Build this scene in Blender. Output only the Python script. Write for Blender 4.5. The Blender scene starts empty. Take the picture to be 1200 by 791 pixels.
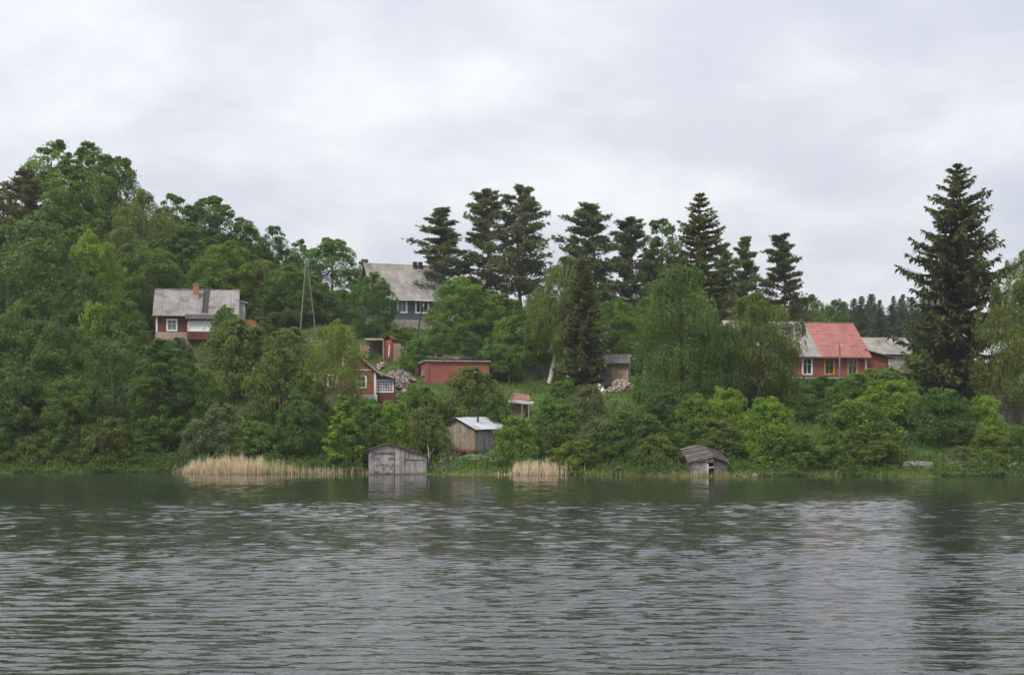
import bpy, math, random
import numpy as np
from mathutils import Vector, Matrix
R = math.radians
rng = np.random.default_rng(7)
random.seed(7)
S = bpy.context.scene
COL = S.collection

# ------------------------------------------------------------------ camera
F, CX, HY, CZ = 1648.0, 600.0, 505.0, 4.0      # focal length in photo pixels, horizon row, eye height
cam = bpy.data.cameras.new('camera'); camo = bpy.data.objects.new('camera', cam); COL.objects.link(camo)
camo.location = (0, 0, CZ); camo.rotation_euler = (R(90), 0, 0)
cam.sensor_width = 36; cam.lens = F / 1200 * 36; cam.shift_y = (HY - 395.5) / 1200
cam.clip_start = 0.5; cam.clip_end = 6000
S.camera = camo

# ------------------------------------------------------------------ sky
WAVE = 1.0
SUN_EL, SUN_AZ = 52, -40          # soft sun behind the camera, to the left
w = bpy.data.worlds.new('World'); S.world = w; w.use_nodes = True
nt = w.node_tree; nt.nodes.clear()
def N(t, ty, **k):
    n = t.nodes.new(ty)
    for a, b in k.items():
        if a == 'i':
            for q, v in b.items(): n.inputs[q].default_value = v
        else: setattr(n, a, b)
    return n
def L(t, a, b): t.links.new(a, b)
def sock(n, name, idx=None): return n.outputs[name]
out = N(nt, 'ShaderNodeOutputWorld')
sky = N(nt, 'ShaderNodeTexSky', sky_type='NISHITA', sun_disc=False, sun_elevation=R(SUN_EL), sun_rotation=R(180 + SUN_AZ))
b1 = N(nt, 'ShaderNodeBackground', i={'Strength': 0.10}); L(nt, sky.outputs[0], b1.inputs[0])
tc = N(nt, 'ShaderNodeTexCoord')
sp = N(nt, 'ShaderNodeSeparateXYZ'); L(nt, tc.outputs['Generated'], sp.inputs[0])
az_ = N(nt, 'ShaderNodeMath', operation='ABSOLUTE'); L(nt, sp.outputs['Z'], az_.inputs[0])
ad = N(nt, 'ShaderNodeMath', operation='ADD', i={1: 0.30}); L(nt, az_.outputs[0], ad.inputs[0])
dx = N(nt, 'ShaderNodeMath', operation='DIVIDE'); L(nt, sp.outputs['X'], dx.inputs[0]); L(nt, ad.outputs[0], dx.inputs[1])
dy = N(nt, 'ShaderNodeMath', operation='DIVIDE'); L(nt, sp.outputs['Y'], dy.inputs[0]); L(nt, ad.outputs[0], dy.inputs[1])
cb = N(nt, 'ShaderNodeCombineXYZ', i={2: 3.0}); L(nt, dx.outputs[0], cb.inputs[0]); L(nt, dy.outputs[0], cb.inputs[1])
n1 = N(nt, 'ShaderNodeTexNoise', i={'Scale': 2.7, 'Detail': 8.0, 'Roughness': 0.56, 'Distortion': 0.15}); L(nt, cb.outputs[0], n1.inputs['Vector'])
n2 = N(nt, 'ShaderNodeTexNoise', i={'Scale': 0.9, 'Detail': 3.0, 'Roughness': 0.5}); L(nt, cb.outputs[0], n2.inputs['Vector'])
mx = N(nt, 'ShaderNodeMath', operation='MULTIPLY_ADD', i={1: 0.5}); L(nt, n2.outputs[0], mx.inputs[0])
hf = N(nt, 'ShaderNodeMath', operation='MULTIPLY', i={1: 0.5}); L(nt, n1.outputs[0], hf.inputs[0]); L(nt, hf.outputs[0], mx.inputs[2])
cr = N(nt, 'ShaderNodeValToRGB'); L(nt, mx.outputs[0], cr.inputs[0])
cr.color_ramp.elements[0].position = 0.40; cr.color_ramp.elements[0].color = (0.585, 0.61, 0.68, 1)
cr.color_ramp.elements[1].position = 0.61; cr.color_ramp.elements[1].color = (0.885, 0.885, 0.895, 1)
e = cr.color_ramp.elements.new(0.50); e.color = (0.675, 0.695, 0.755, 1)
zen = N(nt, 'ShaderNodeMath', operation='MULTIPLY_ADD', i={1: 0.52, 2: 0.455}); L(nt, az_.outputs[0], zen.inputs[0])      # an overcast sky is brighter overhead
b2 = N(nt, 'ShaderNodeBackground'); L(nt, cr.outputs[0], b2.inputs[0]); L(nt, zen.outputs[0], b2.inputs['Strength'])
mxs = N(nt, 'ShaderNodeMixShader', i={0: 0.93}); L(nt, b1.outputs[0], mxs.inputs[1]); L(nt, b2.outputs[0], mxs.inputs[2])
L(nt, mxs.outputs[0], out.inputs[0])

# ------------------------------------------------------------------ sun
sl = bpy.data.lights.new('sun', 'SUN'); sl.energy = 1.5; sl.angle = R(12); sl.color = (1, 0.95, 0.88)
so = bpy.data.objects.new('sun', sl); COL.objects.link(so)
d = Vector((math.sin(R(SUN_AZ)) * math.cos(R(SUN_EL)), -math.cos(R(SUN_AZ)) * math.cos(R(SUN_EL)), math.sin(R(SUN_EL))))
so.rotation_euler = d.to_track_quat('Z', 'Y').to_euler()
vs = S.view_settings; vs.view_transform = 'Standard'; vs.look = 'None'; vs.exposure = 1.02; vs.gamma = 1.0; vs.use_curve_mapping = False
S.cycles.max_bounces = 5; S.cycles.diffuse_bounces = 2; S.cycles.glossy_bounces = 2; S.cycles.transmission_bounces = 3
S.cycles.transparent_max_bounces = 4; S.cycles.volume_bounces = 0
S.cycles.caustics_reflective = False; S.cycles.caustics_refractive = False

# ------------------------------------------------------------------ materials
MATS = {}
def base_mat(name):
    m = bpy.data.materials.new(name); m.use_nodes = True; t = m.node_tree
    p = t.nodes['Principled BSDF']; return m, t, p
def pm(name, c1, c2, scale=1.5, rough=0.85, bump=0.15, stripes=None, coords='world', objvar=0.0, c3=None, metal=0.0, spec=0.3):
    """procedural surface: two tones mixed by noise, optional board lines, optional tone shift per piece, blotches of a third tone"""
    m, t, p = base_mat(name)
    if coords == 'world':
        g = N(t, 'ShaderNodeNewGeometry'); vec = g.outputs['Position']
    else:
        g = N(t, 'ShaderNodeTexCoord'); vec = g.outputs['Object']
    no = N(t, 'ShaderNodeTexNoise', i={'Scale': scale, 'Detail': 6.0, 'Roughness': 0.65}); L(t, vec, no.inputs['Vector'])
    rp = N(t, 'ShaderNodeValToRGB'); L(t, no.outputs[0], rp.inputs[0])
    rp.color_ramp.elements[0].position = 0.33; rp.color_ramp.elements[0].color = (*c1, 1)
    rp.color_ramp.elements[1].position = 0.68; rp.color_ramp.elements[1].color = (*c2, 1)
    c = rp.outputs[0]
    if c3:
        n3 = N(t, 'ShaderNodeTexNoise', i={'Scale': scale * 0.45, 'Detail': 8.0, 'Roughness': 0.7}); L(t, vec, n3.inputs['Vector'])
        r3 = N(t, 'ShaderNodeValToRGB'); L(t, n3.outputs[0], r3.inputs[0])
        r3.color_ramp.elements[0].position = 0.53; r3.color_ramp.elements[0].color = (0, 0, 0, 1)
        r3.color_ramp.elements[1].position = 0.66; r3.color_ramp.elements[1].color = (1, 1, 1, 1)
        m3 = N(t, 'ShaderNodeMixRGB', i={2: (*c3, 1)}); L(t, r3.outputs[0], m3.inputs[0]); L(t, c, m3.inputs[1]); c = m3.outputs[0]
    hgt = no.outputs[0]
    if stripes:
        ax, pitch = stripes
        s2 = N(t, 'ShaderNodeSeparateXYZ'); L(t, vec, s2.inputs[0])
        k = N(t, 'ShaderNodeMath', operation='MULTIPLY', i={1: 1 / pitch}); L(t, s2.outputs[ax], k.inputs[0])
        fr = N(t, 'ShaderNodeMath', operation='FRACT'); L(t, k.outputs[0], fr.inputs[0])
        pg = N(t, 'ShaderNodeMath', operation='PINGPONG', i={1: 0.5}); L(t, fr.outputs[0], pg.inputs[0])
        gt = N(t, 'ShaderNodeMapRange', i={1: 0.0, 2: 0.12, 3: 0.6, 4: 1.0}); L(t, pg.outputs[0], gt.inputs[0])
        fl = N(t, 'ShaderNodeMath', operation='FLOOR'); L(t, k.outputs[0], fl.inputs[0])
        wn = N(t, 'ShaderNodeTexWhiteNoise', noise_dimensions='1D'); L(t, fl.outputs[0], wn.inputs['W'])
        wr = N(t, 'ShaderNodeMapRange', i={1: 0.0, 2: 1.0, 3: 0.82, 4: 1.14}); L(t, wn.outputs[0], wr.inputs[0])
        mu = N(t, 'ShaderNodeMath', operation='MULTIPLY'); L(t, gt.outputs[0], mu.inputs[0]); L(t, wr.outputs[0], mu.inputs[1])
        m4 = N(t, 'ShaderNodeVectorMath', operation='SCALE'); L(t, c, m4.inputs[0]); L(t, mu.outputs[0], m4.inputs['Scale']); c = m4.outputs[0]
        hm = N(t, 'ShaderNodeMath', operation='MULTIPLY_ADD', i={1: 0.3}); L(t, no.outputs[0], hm.inputs[0]); L(t, gt.outputs[0], hm.inputs[2]); hgt = hm.outputs[0]
    if objvar:
        oi = N(t, 'ShaderNodeObjectInfo')
        r5 = N(t, 'ShaderNodeMapRange', i={1: 0.0, 2: 1.0, 3: 1 - objvar, 4: 1 + objvar}); L(t, oi.outputs['Random'], r5.inputs[0])
        m5 = N(t, 'ShaderNodeVectorMath', operation='SCALE'); L(t, c, m5.inputs[0]); L(t, r5.outputs[0], m5.inputs['Scale']); c = m5.outputs[0]
    L(t, c, p.inputs['Base Color'])
    p.inputs['Roughness'].default_value = rough; p.inputs['Metallic'].default_value = metal; p.inputs['Specular IOR Level'].default_value = spec
    if bump:
        bn = N(t, 'ShaderNodeBump', i={'Strength': bump, 'Distance': 0.05}); L(t, hgt, bn.inputs['Height']); L(t, bn.outputs[0], p.inputs['Normal'])
    MATS[name] = m; return m

def leaf_mat(name, trans=0.35, rough=0.55, spec=0.25):
    m, t, p = base_mat(name)
    oi = N(t, 'ShaderNodeObjectInfo'); at = N(t, 'ShaderNodeAttribute', attribute_name='tone')
    sc = N(t, 'ShaderNodeMapRange', i={1: 0.0, 2: 1.0, 3: 0.62, 4: 1.38}); L(t, at.outputs['Fac'], sc.inputs[0])
    mv = N(t, 'ShaderNodeVectorMath', operation='SCALE'); L(t, oi.outputs['Color'], mv.inputs[0]); L(t, sc.outputs[0], mv.inputs['Scale'])
    hs = N(t, 'ShaderNodeHueSaturation', i={'Saturation': 1.0}); L(t, mv.outputs[0], hs.inputs['Color'])
    hr = N(t, 'ShaderNodeMapRange', i={1: 0.0, 2: 1.0, 3: 0.515, 4: 0.480}); L(t, at.outputs['Fac'], hr.inputs[0]); L(t, hr.outputs[0], hs.inputs['Hue'])
    L(t, hs.outputs[0], p.inputs['Base Color']); p.inputs['Roughness'].default_value = rough; p.inputs['Specular IOR Level'].default_value = spec
    tr = N(t, 'ShaderNodeBsdfTranslucent'); L(t, hs.outputs[0], tr.inputs[0])
    mi = N(t, 'ShaderNodeMixShader', i={0: trans}); L(t, p.outputs[0], mi.inputs[1]); L(t, tr.outputs[0], mi.inputs[2])
    L(t, mi.outputs[0], t.nodes['Material Output'].inputs[0]); MATS[name] = m; return m
leaf_mat('leaf', 0.5); leaf_mat('needle', 0.28, 0.6, 0.2); leaf_mat('dry_reed', 0.25, 0.7, 0.2)

pm('bark', (0.055, 0.045, 0.035), (0.13, 0.11, 0.09), 6, objvar=0.15)
pm('birch_bark', (0.16, 0.15, 0.14), (0.62, 0.60, 0.56), 5)
pm('white_bark', (0.34, 0.32, 0.30), (0.68, 0.66, 0.62), 3)
pm('pine_bark', (0.16, 0.075, 0.045), (0.30, 0.15, 0.085), 5, objvar=0.1)
pm('red_wall', (0.235, 0.068, 0.050), (0.32, 0.104, 0.077), 1.6, stripes=('Z', 0.16), coords='object', bump=0.3)
pm('red_wall_dull', (0.125, 0.040, 0.035), (0.19, 0.064, 0.053), 1.6, stripes=('X', 0.14), coords='object', bump=0.3)
pm('red_brick', (0.25, 0.075, 0.060), (0.33, 0.108, 0.090), 0.9, coords='object', bump=0.2, c3=(0.24, 0.07, 0.05))
pm('blue_wall', (0.065, 0.078, 0.105), (0.115, 0.13, 0.165), 1.2, stripes=('Z', 0.22), coords='object', bump=0.35)
pm('plinth_pink', (0.34, 0.25, 0.205), (0.48, 0.37, 0.31), 2.0, coords='object', c3=(0.25, 0.19, 0.16))
pm('plinth_grey', (0.30, 0.29, 0.28), (0.46, 0.45, 0.43), 2.0, coords='object')
pm('white_paint', (0.66, 0.64, 0.60), (0.82, 0.81, 0.78), 3.0, rough=0.6)
pm('yellow_paint', (0.40, 0.23, 0.04), (0.54, 0.33, 0.07), 3.0, rough=0.6)
pm('slate', (0.20, 0.18, 0.17), (0.34, 0.31, 0.295), 1.1, objvar=0.12, c3=(0.16, 0.145, 0.12))
pm('slate_grey', (0.22, 0.205, 0.19), (0.33, 0.31, 0.29), 1.1, objvar=0.06, c3=(0.19, 0.18, 0.15))
pm('slate_pale', (0.20, 0.185, 0.16), (0.32, 0.30, 0.27), 1.0, objvar=0.12, c3=(0.14, 0.13, 0.11))
pm('red_sheet', (0.27, 0.090, 0.076), (0.35, 0.135, 0.112), 1.6, rough=0.55, objvar=0.09, bump=0.05, c3=(0.34, 0.16, 0.14))
pm('lap_paint', (0.40, 0.18, 0.16), (0.50, 0.27, 0.24), 1.5, rough=0.6, bump=0)
pm('zinc', (0.42, 0.43, 0.46), (0.60, 0.61, 0.64), 0.8, rough=0.45, objvar=0.08, bump=0.05, c3=(0.34, 0.31, 0.30), metal=0.15)
pm('old_board', (0.24, 0.21, 0.20), (0.42, 0.38, 0.365), 2.5, objvar=0.22, c3=(0.15, 0.12, 0.115))
pm('dark_board', (0.085, 0.07, 0.065), (0.17, 0.145, 0.135), 2.5, objvar=0.3, c3=(0.22, 0.19, 0.18))
pm('tan_board', (0.24, 0.19, 0.15), (0.37, 0.31, 0.25), 2.0, objvar=0.15, c3=(0.20, 0.13, 0.10))
pm('tan_plaster', (0.25, 0.18, 0.115), (0.36, 0.27, 0.18), 1.6, coords='object', c3=(0.22, 0.13, 0.075))
pm('black_felt', (0.035, 0.03, 0.03), (0.08, 0.07, 0.07), 2.0, objvar=0.2)
pm('brick_orange', (0.34, 0.13, 0.07), (0.48, 0.21, 0.12), 4.0, objvar=0.15)
pm('rust', (0.26, 0.075, 0.035), (0.38, 0.13, 0.06), 2.0)
pm('brown_sheet', (0.17, 0.075, 0.06), (0.27, 0.14, 0.12), 2.0)
pm('soot', (0.02, 0.02, 0.02), (0.05, 0.045, 0.04), 3.0)
pm('pole_wood', (0.13, 0.11, 0.10), (0.24, 0.21, 0.19), 4.0, objvar=0.15)
pm('pole_dark', (0.03, 0.027, 0.025), (0.06, 0.055, 0.05), 4.0)
pm('concrete', (0.22, 0.19, 0.17), (0.38, 0.34, 0.31), 1.5, c3=(0.16, 0.14, 0.11))
pm('stone', (0.12, 0.115, 0.105), (0.24, 0.225, 0.205), 2.0, objvar=0.25)
pm('rubble', (0.20, 0.12, 0.095), (0.52, 0.44, 0.38), 3.2)
pm('rubble_grey', (0.07, 0.062, 0.056), (0.34, 0.29, 0.26), 2.8)
pm('log_end', (0.30, 0.19, 0.11), (0.48, 0.34, 0.22), 5.0, objvar=0.25)
pm('lake_bed', (0.05, 0.045, 0.03), (0.08, 0.07, 0.05), 1.0)
pm('wire', (0.12, 0.12, 0.12), (0.2, 0.2, 0.2), 1.0, bump=0)
pm('pale_blue', (0.30, 0.35, 0.37), (0.42, 0.47, 0.49), 1.5)
def glass_mat(name, c, r=0.06):
    m, t, p = base_mat(name); p.inputs['Base Color'].default_value = (*c, 1); p.inputs['Roughness'].default_value = r
    g = N(t, 'ShaderNodeNewGeometry'); no = N(t, 'ShaderNodeTexNoise', i={'Scale': 1.3, 'Detail': 2.0}); L(t, g.outputs['Position'], no.inputs['Vector'])
    bn = N(t, 'ShaderNodeBump', i={'Strength': 0.08, 'Distance': 0.05}); L(t, no.outputs[0], bn.inputs['Height']); L(t, bn.outputs[0], p.inputs['Normal'])
    MATS[name] = m
glass_mat('glass', (0.035, 0.04, 0.042)); glass_mat('glass_curtain', (0.16, 0.17, 0.165), 0.12)

# ground
m, t, p = base_mat('ground')
g = N(t, 'ShaderNodeNewGeometry')
na = N(t, 'ShaderNodeTexNoise', i={'Scale': 0.35, 'Detail': 8.0, 'Roughness': 0.7}); L(t, g.outputs['Position'], na.inputs['Vector'])
ra = N(t, 'ShaderNodeValToRGB'); L(t, na.outputs[0], ra.inputs[0])
ra.color_ramp.elements[0].position = 0.36; ra.color_ramp.elements[0].color = (0.055, 0.05, 0.028, 1)
ra.color_ramp.elements[1].position = 0.7; ra.color_ramp.elements[1].color = (0.095, 0.145, 0.03, 1)
e = ra.color_ramp.elements.new(0.5); e.color = (0.06, 0.098, 0.022, 1)
nb = N(t, 'ShaderNodeTexNoise', i={'Scale': 0.16, 'Detail': 3.0}); L(t, g.outputs['Position'], nb.inputs['Vector'])
sz = N(t, 'ShaderNodeSeparateXYZ'); L(t, g.outputs['Position'], sz.inputs[0])
nr = N(t, 'ShaderNodeMapRange', i={1: 0.54, 2: 0.62, 3: 0.0, 4: 0.40}); L(t, nb.outputs[0], nr.inputs[0])
zz = N(t, 'ShaderNodeMath', operation='SUBTRACT'); L(t, sz.outputs['Z'], zz.inputs[0]); L(t, nr.outputs[0], zz.inputs[1])
sd = N(t, 'ShaderNodeMapRange', i={1: -0.02, 2: 0.05, 3: 1.0, 4: 0.0}); L(t, zz.outputs[0], sd.inputs[0])
ms = N(t, 'ShaderNodeMixRGB', i={2: (0.20, 0.145, 0.09, 1)}); L(t, sd.outputs[0], ms.inputs[0]); L(t, ra.outputs[0], ms.inputs[1])
L(t, ms.outputs[0], p.inputs['Base Color']); p.inputs['Roughness'].default_value = 0.95; p.inputs['Specular IOR Level'].default_value = 0.1
nc = N(t, 'ShaderNodeTexNoise', i={'Scale': 3.0, 'Detail': 6.0}); L(t, g.outputs['Position'], nc.inputs['Vector'])
bn = N(t, 'ShaderNodeBump', i={'Strength': 0.8, 'Distance': 0.2}); L(t, nc.outputs[0], bn.inputs['Height']); L(t, bn.outputs[0], p.inputs['Normal'])
MATS['ground'] = m

# water: dark lake water with small wind ripples, calmer in the lee of the bank
m, t, p = base_mat('water')
p.inputs['Base Color'].default_value = (0.025, 0.031, 0.024, 1); p.inputs['Roughness'].default_value = 0.03; p.inputs['IOR'].default_value = 1.333
p.inputs['Specular IOR Level'].default_value = 0.5
g = N(t, 'ShaderNodeNewGeometry')
def wave_noise(sx, sy, scale, det, rough, dist, rot):
    mp = N(t, 'ShaderNodeMapping', i={'Scale': (sx, sy, 1.0), 'Rotation': (0, 0, R(rot))}); L(t, g.outputs['Position'], mp.inputs['Vector'])
    n = N(t, 'ShaderNodeTexNoise', i={'Scale': scale, 'Detail': det, 'Roughness': rough, 'Distortion': dist}); L(t, mp.outputs[0], n.inputs['Vector']); return n.outputs[0]
wc = wave_noise(0.42, 1.0, 3.8, 3.0, 0.55, 0.2, 3)
bn = N(t, 'ShaderNodeBump', i={'Strength': 1.0, 'Distance': 0.026}); sy_ = N(t, 'ShaderNodeSeparateXYZ'); L(t, g.outputs['Position'], sy_.inputs[0])
le = N(t, 'ShaderNodeMapRange', interpolation_type='SMOOTHSTEP', i={1: 72.0, 2: 112.0, 3: 1.0, 4: 0.45}); L(t, sy_.outputs['Y'], le.inputs[0])
wm = N(t, 'ShaderNodeMath', operation='MULTIPLY'); L(t, wc, wm.inputs[0]); L(t, le.outputs[0], wm.inputs[1])
L(t, wm.outputs[0], bn.inputs['Height']); L(t, bn.outputs[0], p.inputs['Normal'])
MATS['water'] = m

# ------------------------------------------------------------------ mesh helpers
def fast_mesh(name, V, Q, mat, tone=None, smooth=False):
    V = np.asarray(V, np.float32); Q = np.asarray(Q, np.int32); k = Q.shape[1]
    me = bpy.data.meshes.new(name)
    me.vertices.add(len(V)); me.vertices.foreach_set('co', V.ravel())
    me.loops.add(Q.size); me.loops.foreach_set('vertex_index', Q.ravel())
    me.polygons.add(len(Q)); me.polygons.foreach_set('loop_start', np.arange(0, Q.size, k, dtype=np.int32))
    if smooth: me.polygons.foreach_set('use_smooth', np.ones(len(Q), bool))
    if tone is not None:
        a = me.attributes.new('tone', 'FLOAT', 'FACE'); a.data.foreach_set('value', np.asarray(tone, np.float32))
    me.update(calc_edges=True); me.materials.append(MATS[mat]); return me
def link(name, data, parent=None, loc=(0, 0, 0), rot=(0, 0, 0), scale=(1, 1, 1)):
    o = bpy.data.objects.new(name, data); COL.objects.link(o); o.parent = parent
    o.location = loc; o.rotation_euler = rot; o.scale = scale; return o
def tag(o, label=None, cat=None, group=None, kind=None):
    if label: o['label'] = label
    if cat: o['category'] = cat
    if group: o['group'] = group
    if kind: o['kind'] = kind
    return o
def mesh_of(name, V, Fc, mat, smooth=False):
    me = bpy.data.meshes.new(name); me.from_pydata([tuple(v) for v in V], [], Fc); me.materials.append(MATS[mat])
    if smooth:
        for q in me.polygons: q.use_smooth = True
    me.update(); return me
BOXF = [(0, 3, 2, 1), (4, 5, 6, 7), (0, 1, 5, 4), (1, 2, 6, 5), (2, 3, 7, 6), (3, 0, 4, 7)]
def boxv(x0, x1, y0, y1, z0, z1):
    return [(x0, y0, z0), (x1, y0, z0), (x1, y1, z0), (x0, y1, z0), (x0, y0, z1), (x1, y0, z1), (x1, y1, z1), (x0, y1, z1)]
def boxes(name, parent, mat, lst, loc=(0, 0, 0), rot=(0, 0, 0)):
    V, Fc = [], []
    for b in lst:
        o = len(V); V += boxv(*b); Fc += [tuple(i + o for i in f) for f in BOXF]
    return link(name, mesh_of(name, V, Fc, mat), parent, loc, rot)
UNIT = {}
def piece(name, parent, mat, c, s, rot=(0, 0, 0)):
    if mat not in UNIT: UNIT[mat] = mesh_of(mat + '_piece', boxv(-.5, .5, -.5, .5, -.5, .5), BOXF, mat)
    return link(name, UNIT[mat], parent, c, rot, s)
def prism(name, parent, mat, poly, vec, loc=(0, 0, 0)):
    """poly: list of 3-D points, swept along vec"""
    n = len(poly); v = Vector(vec); P = [Vector(q) for q in poly]
    V = [tuple(q) for q in P] + [tuple(q + v) for q in P]
    Fc = [tuple(range(n))[::-1], tuple(range(n, 2 * n))] + [(i, (i + 1) % n, (i + 1) % n + n, i + n) for i in range(n)]
    return link(name, mesh_of(name, V, Fc, mat), parent, loc)
def tube(pts, rad, sides=6):
    pts = np.asarray(pts, float); n = len(pts); rad = np.broadcast_to(np.asarray(rad, float), (n,))
    V = []; Q = []
    a = np.linspace(0, 2 * np.pi, sides, endpoint=False)
    for i in range(n):
        dv = pts[min(i + 1, n - 1)] - pts[max(i - 1, 0)]; dv = dv / (np.linalg.norm(dv) + 1e-9)
        u = np.cross(dv, [0.13, 0.97, 0.2] if abs(dv[1]) < .9 else [1, 0, 0]); u /= np.linalg.norm(u); w_ = np.cross(dv, u)
        V.append(pts[i] + rad[i] * (np.cos(a)[:, None] * u + np.sin(a)[:, None] * w_))
    for i in range(n - 1):
        for j in range(sides):
            k = (j + 1) % sides; Q.append((i * sides + j, i * sides + k, (i + 1) * sides + k, (i + 1) * sides + j))
    return np.concatenate(V), np.array(Q)
def join(parts):
    V, Q, o = [], [], 0
    for v, q in parts: V.append(v); Q.append(q + o); o += len(v)
    return np.concatenate(V), np.concatenate(Q)
def empty(name, loc, rz=0):
    o = bpy.data.objects.new(name, None); COL.objects.link(o); o.location = loc; o.rotation_euler = (0, 0, rz); o.empty_display_size = 0.5; return o

# ------------------------------------------------------------------ terrain
SHX = np.array([-300, -60, -45, -17, 3, 15, 40, 60, 300.0]); SHY = np.array([146, 137.5, 136, 131, 128, 123.5, 124, 125.5, 140.0])
PROF = [  # (x, [(distance from the shore, height), ...])
    (-300, [(-40, -4), (-6, -1.2), (0, 0), (3, .9), (20, 7), (47, 17), (70, 26), (120, 38), (400, 52), (2000, 60)]),
    (-62, [(-40, -4), (-6, -1.2), (0, 0), (3, .8), (14, 4), (40, 14), (68, 25), (120, 30), (400, 40), (2000, 60)]),
    (-39, [(-40, -4), (-6, -1.2), (0, 0), (3, .7), (15, 4.2), (32, 11.5), (38, 14.3), (48, 14.9), (62, 18.5), (90, 23), (400, 36), (2000, 60)]),
    (-18, [(-40, -4), (-6, -1.2), (0, 0), (3, .7), (11, 3.2), (18, 7.0), (26, 7.5), (33, 11.0), (40, 13.3), (56, 18.0), (70, 18.8), (100, 19.5), (400, 28), (2000, 60)]),
    (-6, [(-40, -4), (-6, -1.2), (0, 0), (3, .7), (15, 1.9), (21, 5.5), (29, 9.1), (37, 9.7), (42, 12.8), (56, 16.4), (70, 17.5), (400, 26), (2000, 60)]),
    (10, [(-40, -4), (-6, -1.2), (0, 0), (3, .6), (12, 2.6), (31, 8.2), (40, 8.9), (60, 13.5), (100, 15), (400, 25), (2000, 60)]),
    (25, [(-40, -4), (-6, -1.2), (0, 0), (3, .6), (15, 4), (38, 9.4), (52, 10.3), (100, 12.5), (400, 26), (2000, 60)]),
    (42, [(-40, -4), (-6, -1.2), (0, 0), (3, .6), (15, 4), (38, 9.6), (60, 10.2), (100, 11.5), (220, 20), (400, 28), (2000, 60)]),
    (62, [(-40, -4), (-6, -1.2), (0, 0), (3, .7), (15, 4), (30, 7.6), (60, 10), (100, 11.5), (220, 20), (400, 28), (2000, 60)]),
    (300, [(-40, -4), (-6, -1.2), (0, 0), (3, .8), (15, 4), (30, 8), (60, 11), (100, 13), (400, 28), (2000, 60)]),
]
PX = np.array([q[0] for q in PROF], float)
def shore(x): return np.interp(x, SHX, SHY) + 0.7 * np.sin(x * 0.31) + 0.4 * np.sin(x * 0.83 + 1)
def hgt(x, y):
    x = np.asarray(x, float); y = np.asarray(y, float); s = y - shore(x)
    Z = np.stack([np.interp(s, [a for a, b in q[1]], [b for a, b in q[1]]) for q in PROF])
    i = np.clip(np.searchsorted(PX, x) - 1, 0, len(PX) - 2); f = np.clip((x - PX[i]) / (PX[i + 1] - PX[i]), 0, 1); f = f * f * (3 - 2 * f)
    z0 = np.take_along_axis(Z, i[None], 0)[0] if x.ndim else Z[i]; z1 = np.take_along_axis(Z, i[None] + 1, 0)[0] if x.ndim else Z[i + 1]
    z = z0 * (1 - f) + z1 * f
    bump = 0.22 * np.sin(x * 0.61 + y * 0.37) * np.sin(y * 0.53 - x * 0.21) + 0.10 * np.sin(x * 1.7 + 2) * np.sin(y * 1.45)
    return z + bump * np.clip(s / 6, 0, 1)
def H(x, y): return float(hgt(np.array([x]), np.array([y]))[0])
def wx(px, Y): return (px - CX) / F * Y
def wz(py, Y): return CZ - (py - HY) / F * Y
def at(px, py, Y): return Vector((wx(px, Y), Y, wz(py, Y)))
def on(px, Y): x = wx(px, Y); return Vector((x, Y, H(x, Y)))

def axis(lo, hi, step, far, g=1.25):
    a = list(np.arange(lo, hi + 1e-6, step)); st = step; v = hi
    while v < far: st *= g; v += st; a.append(v)
    return a
ax_p = axis(0, 85, 1.0, 1500); gx = np.array(sorted(set([-v for v in ax_p] + ax_p)))
gy = np.array(list(np.arange(112, 118, 3.0)) + axis(118, 240, 1.0, 2500))
XX, YY = np.meshgrid(gx, gy); ZZ = hgt(XX.ravel(), YY.ravel()).reshape(XX.shape)
nx, ny = len(gx), len(gy)
ii = np.arange(nx * ny).reshape(ny, nx)
Q = np.stack([ii[:-1, :-1], ii[:-1, 1:], ii[1:, 1:], ii[1:, :-1]], -1).reshape(-1, 4)
tag(link('hillside', fast_mesh('hillside', np.stack([XX.ravel(), YY.ravel(), ZZ.ravel()], 1), Q, 'ground', smooth=True)), kind='structure')
# lake: a real wave field, fine rows where ripples can be seen, flat and coarse far out to the sides
wy = np.concatenate([np.array([-400, -200, -80, -30, -5, 8, 13, 15.5]), np.arange(17, 46, .088), np.arange(46, 80, .14), np.arange(80, 142, .26), np.array([145, 155, 190.])])
wxs = np.concatenate([-np.array([1500, 800, 400, 200, 120, 80, 62, 55, 51.]), np.arange(-48.5, 48.6, .28), np.array([51, 55, 62, 80, 120, 200, 400, 800, 1500.])])
XX, YY = np.meshgrid(wxs, wy); r4 = np.random.default_rng(11); Zw = np.zeros_like(XX); sl2 = 0
for k in range(64):
    lam = np.exp(r4.uniform(np.log(.31), np.log(1.0))); th = r4.normal() * R(19) + R(5); amp = .0029 * lam ** .75 * r4.uniform(.6, 1.3); kk = 2 * np.pi / lam
    sl2 += (amp * kk) ** 2 / 2
    ph_ = r4.uniform(0, 6.28); wob = .5 * np.sin(XX * .21 + ph_) + .4 * np.sin(YY * .17 + ph_ * 2)
    Zw += amp * np.sin(kk * (XX * math.sin(th) + YY * math.cos(th)) + ph_ + wob)
pt_ = sum(r4.uniform(.5, 1) * np.sin(XX * r4.uniform(-.09, .09) + YY * r4.uniform(.05, .22) + r4.uniform(0, 6.28)) for _ in range(7)) / 3.5
gust = 1 + .48 * pt_ + .25 * np.sin(XX * .23 + 2 * np.sin(YY * .31)) * np.sin(YY * .52 + XX * .05)
lee = np.interp(YY + 13 * pt_, [62, 80, 96, 112, 125], [1, .95, .66, .45, .38])
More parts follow.
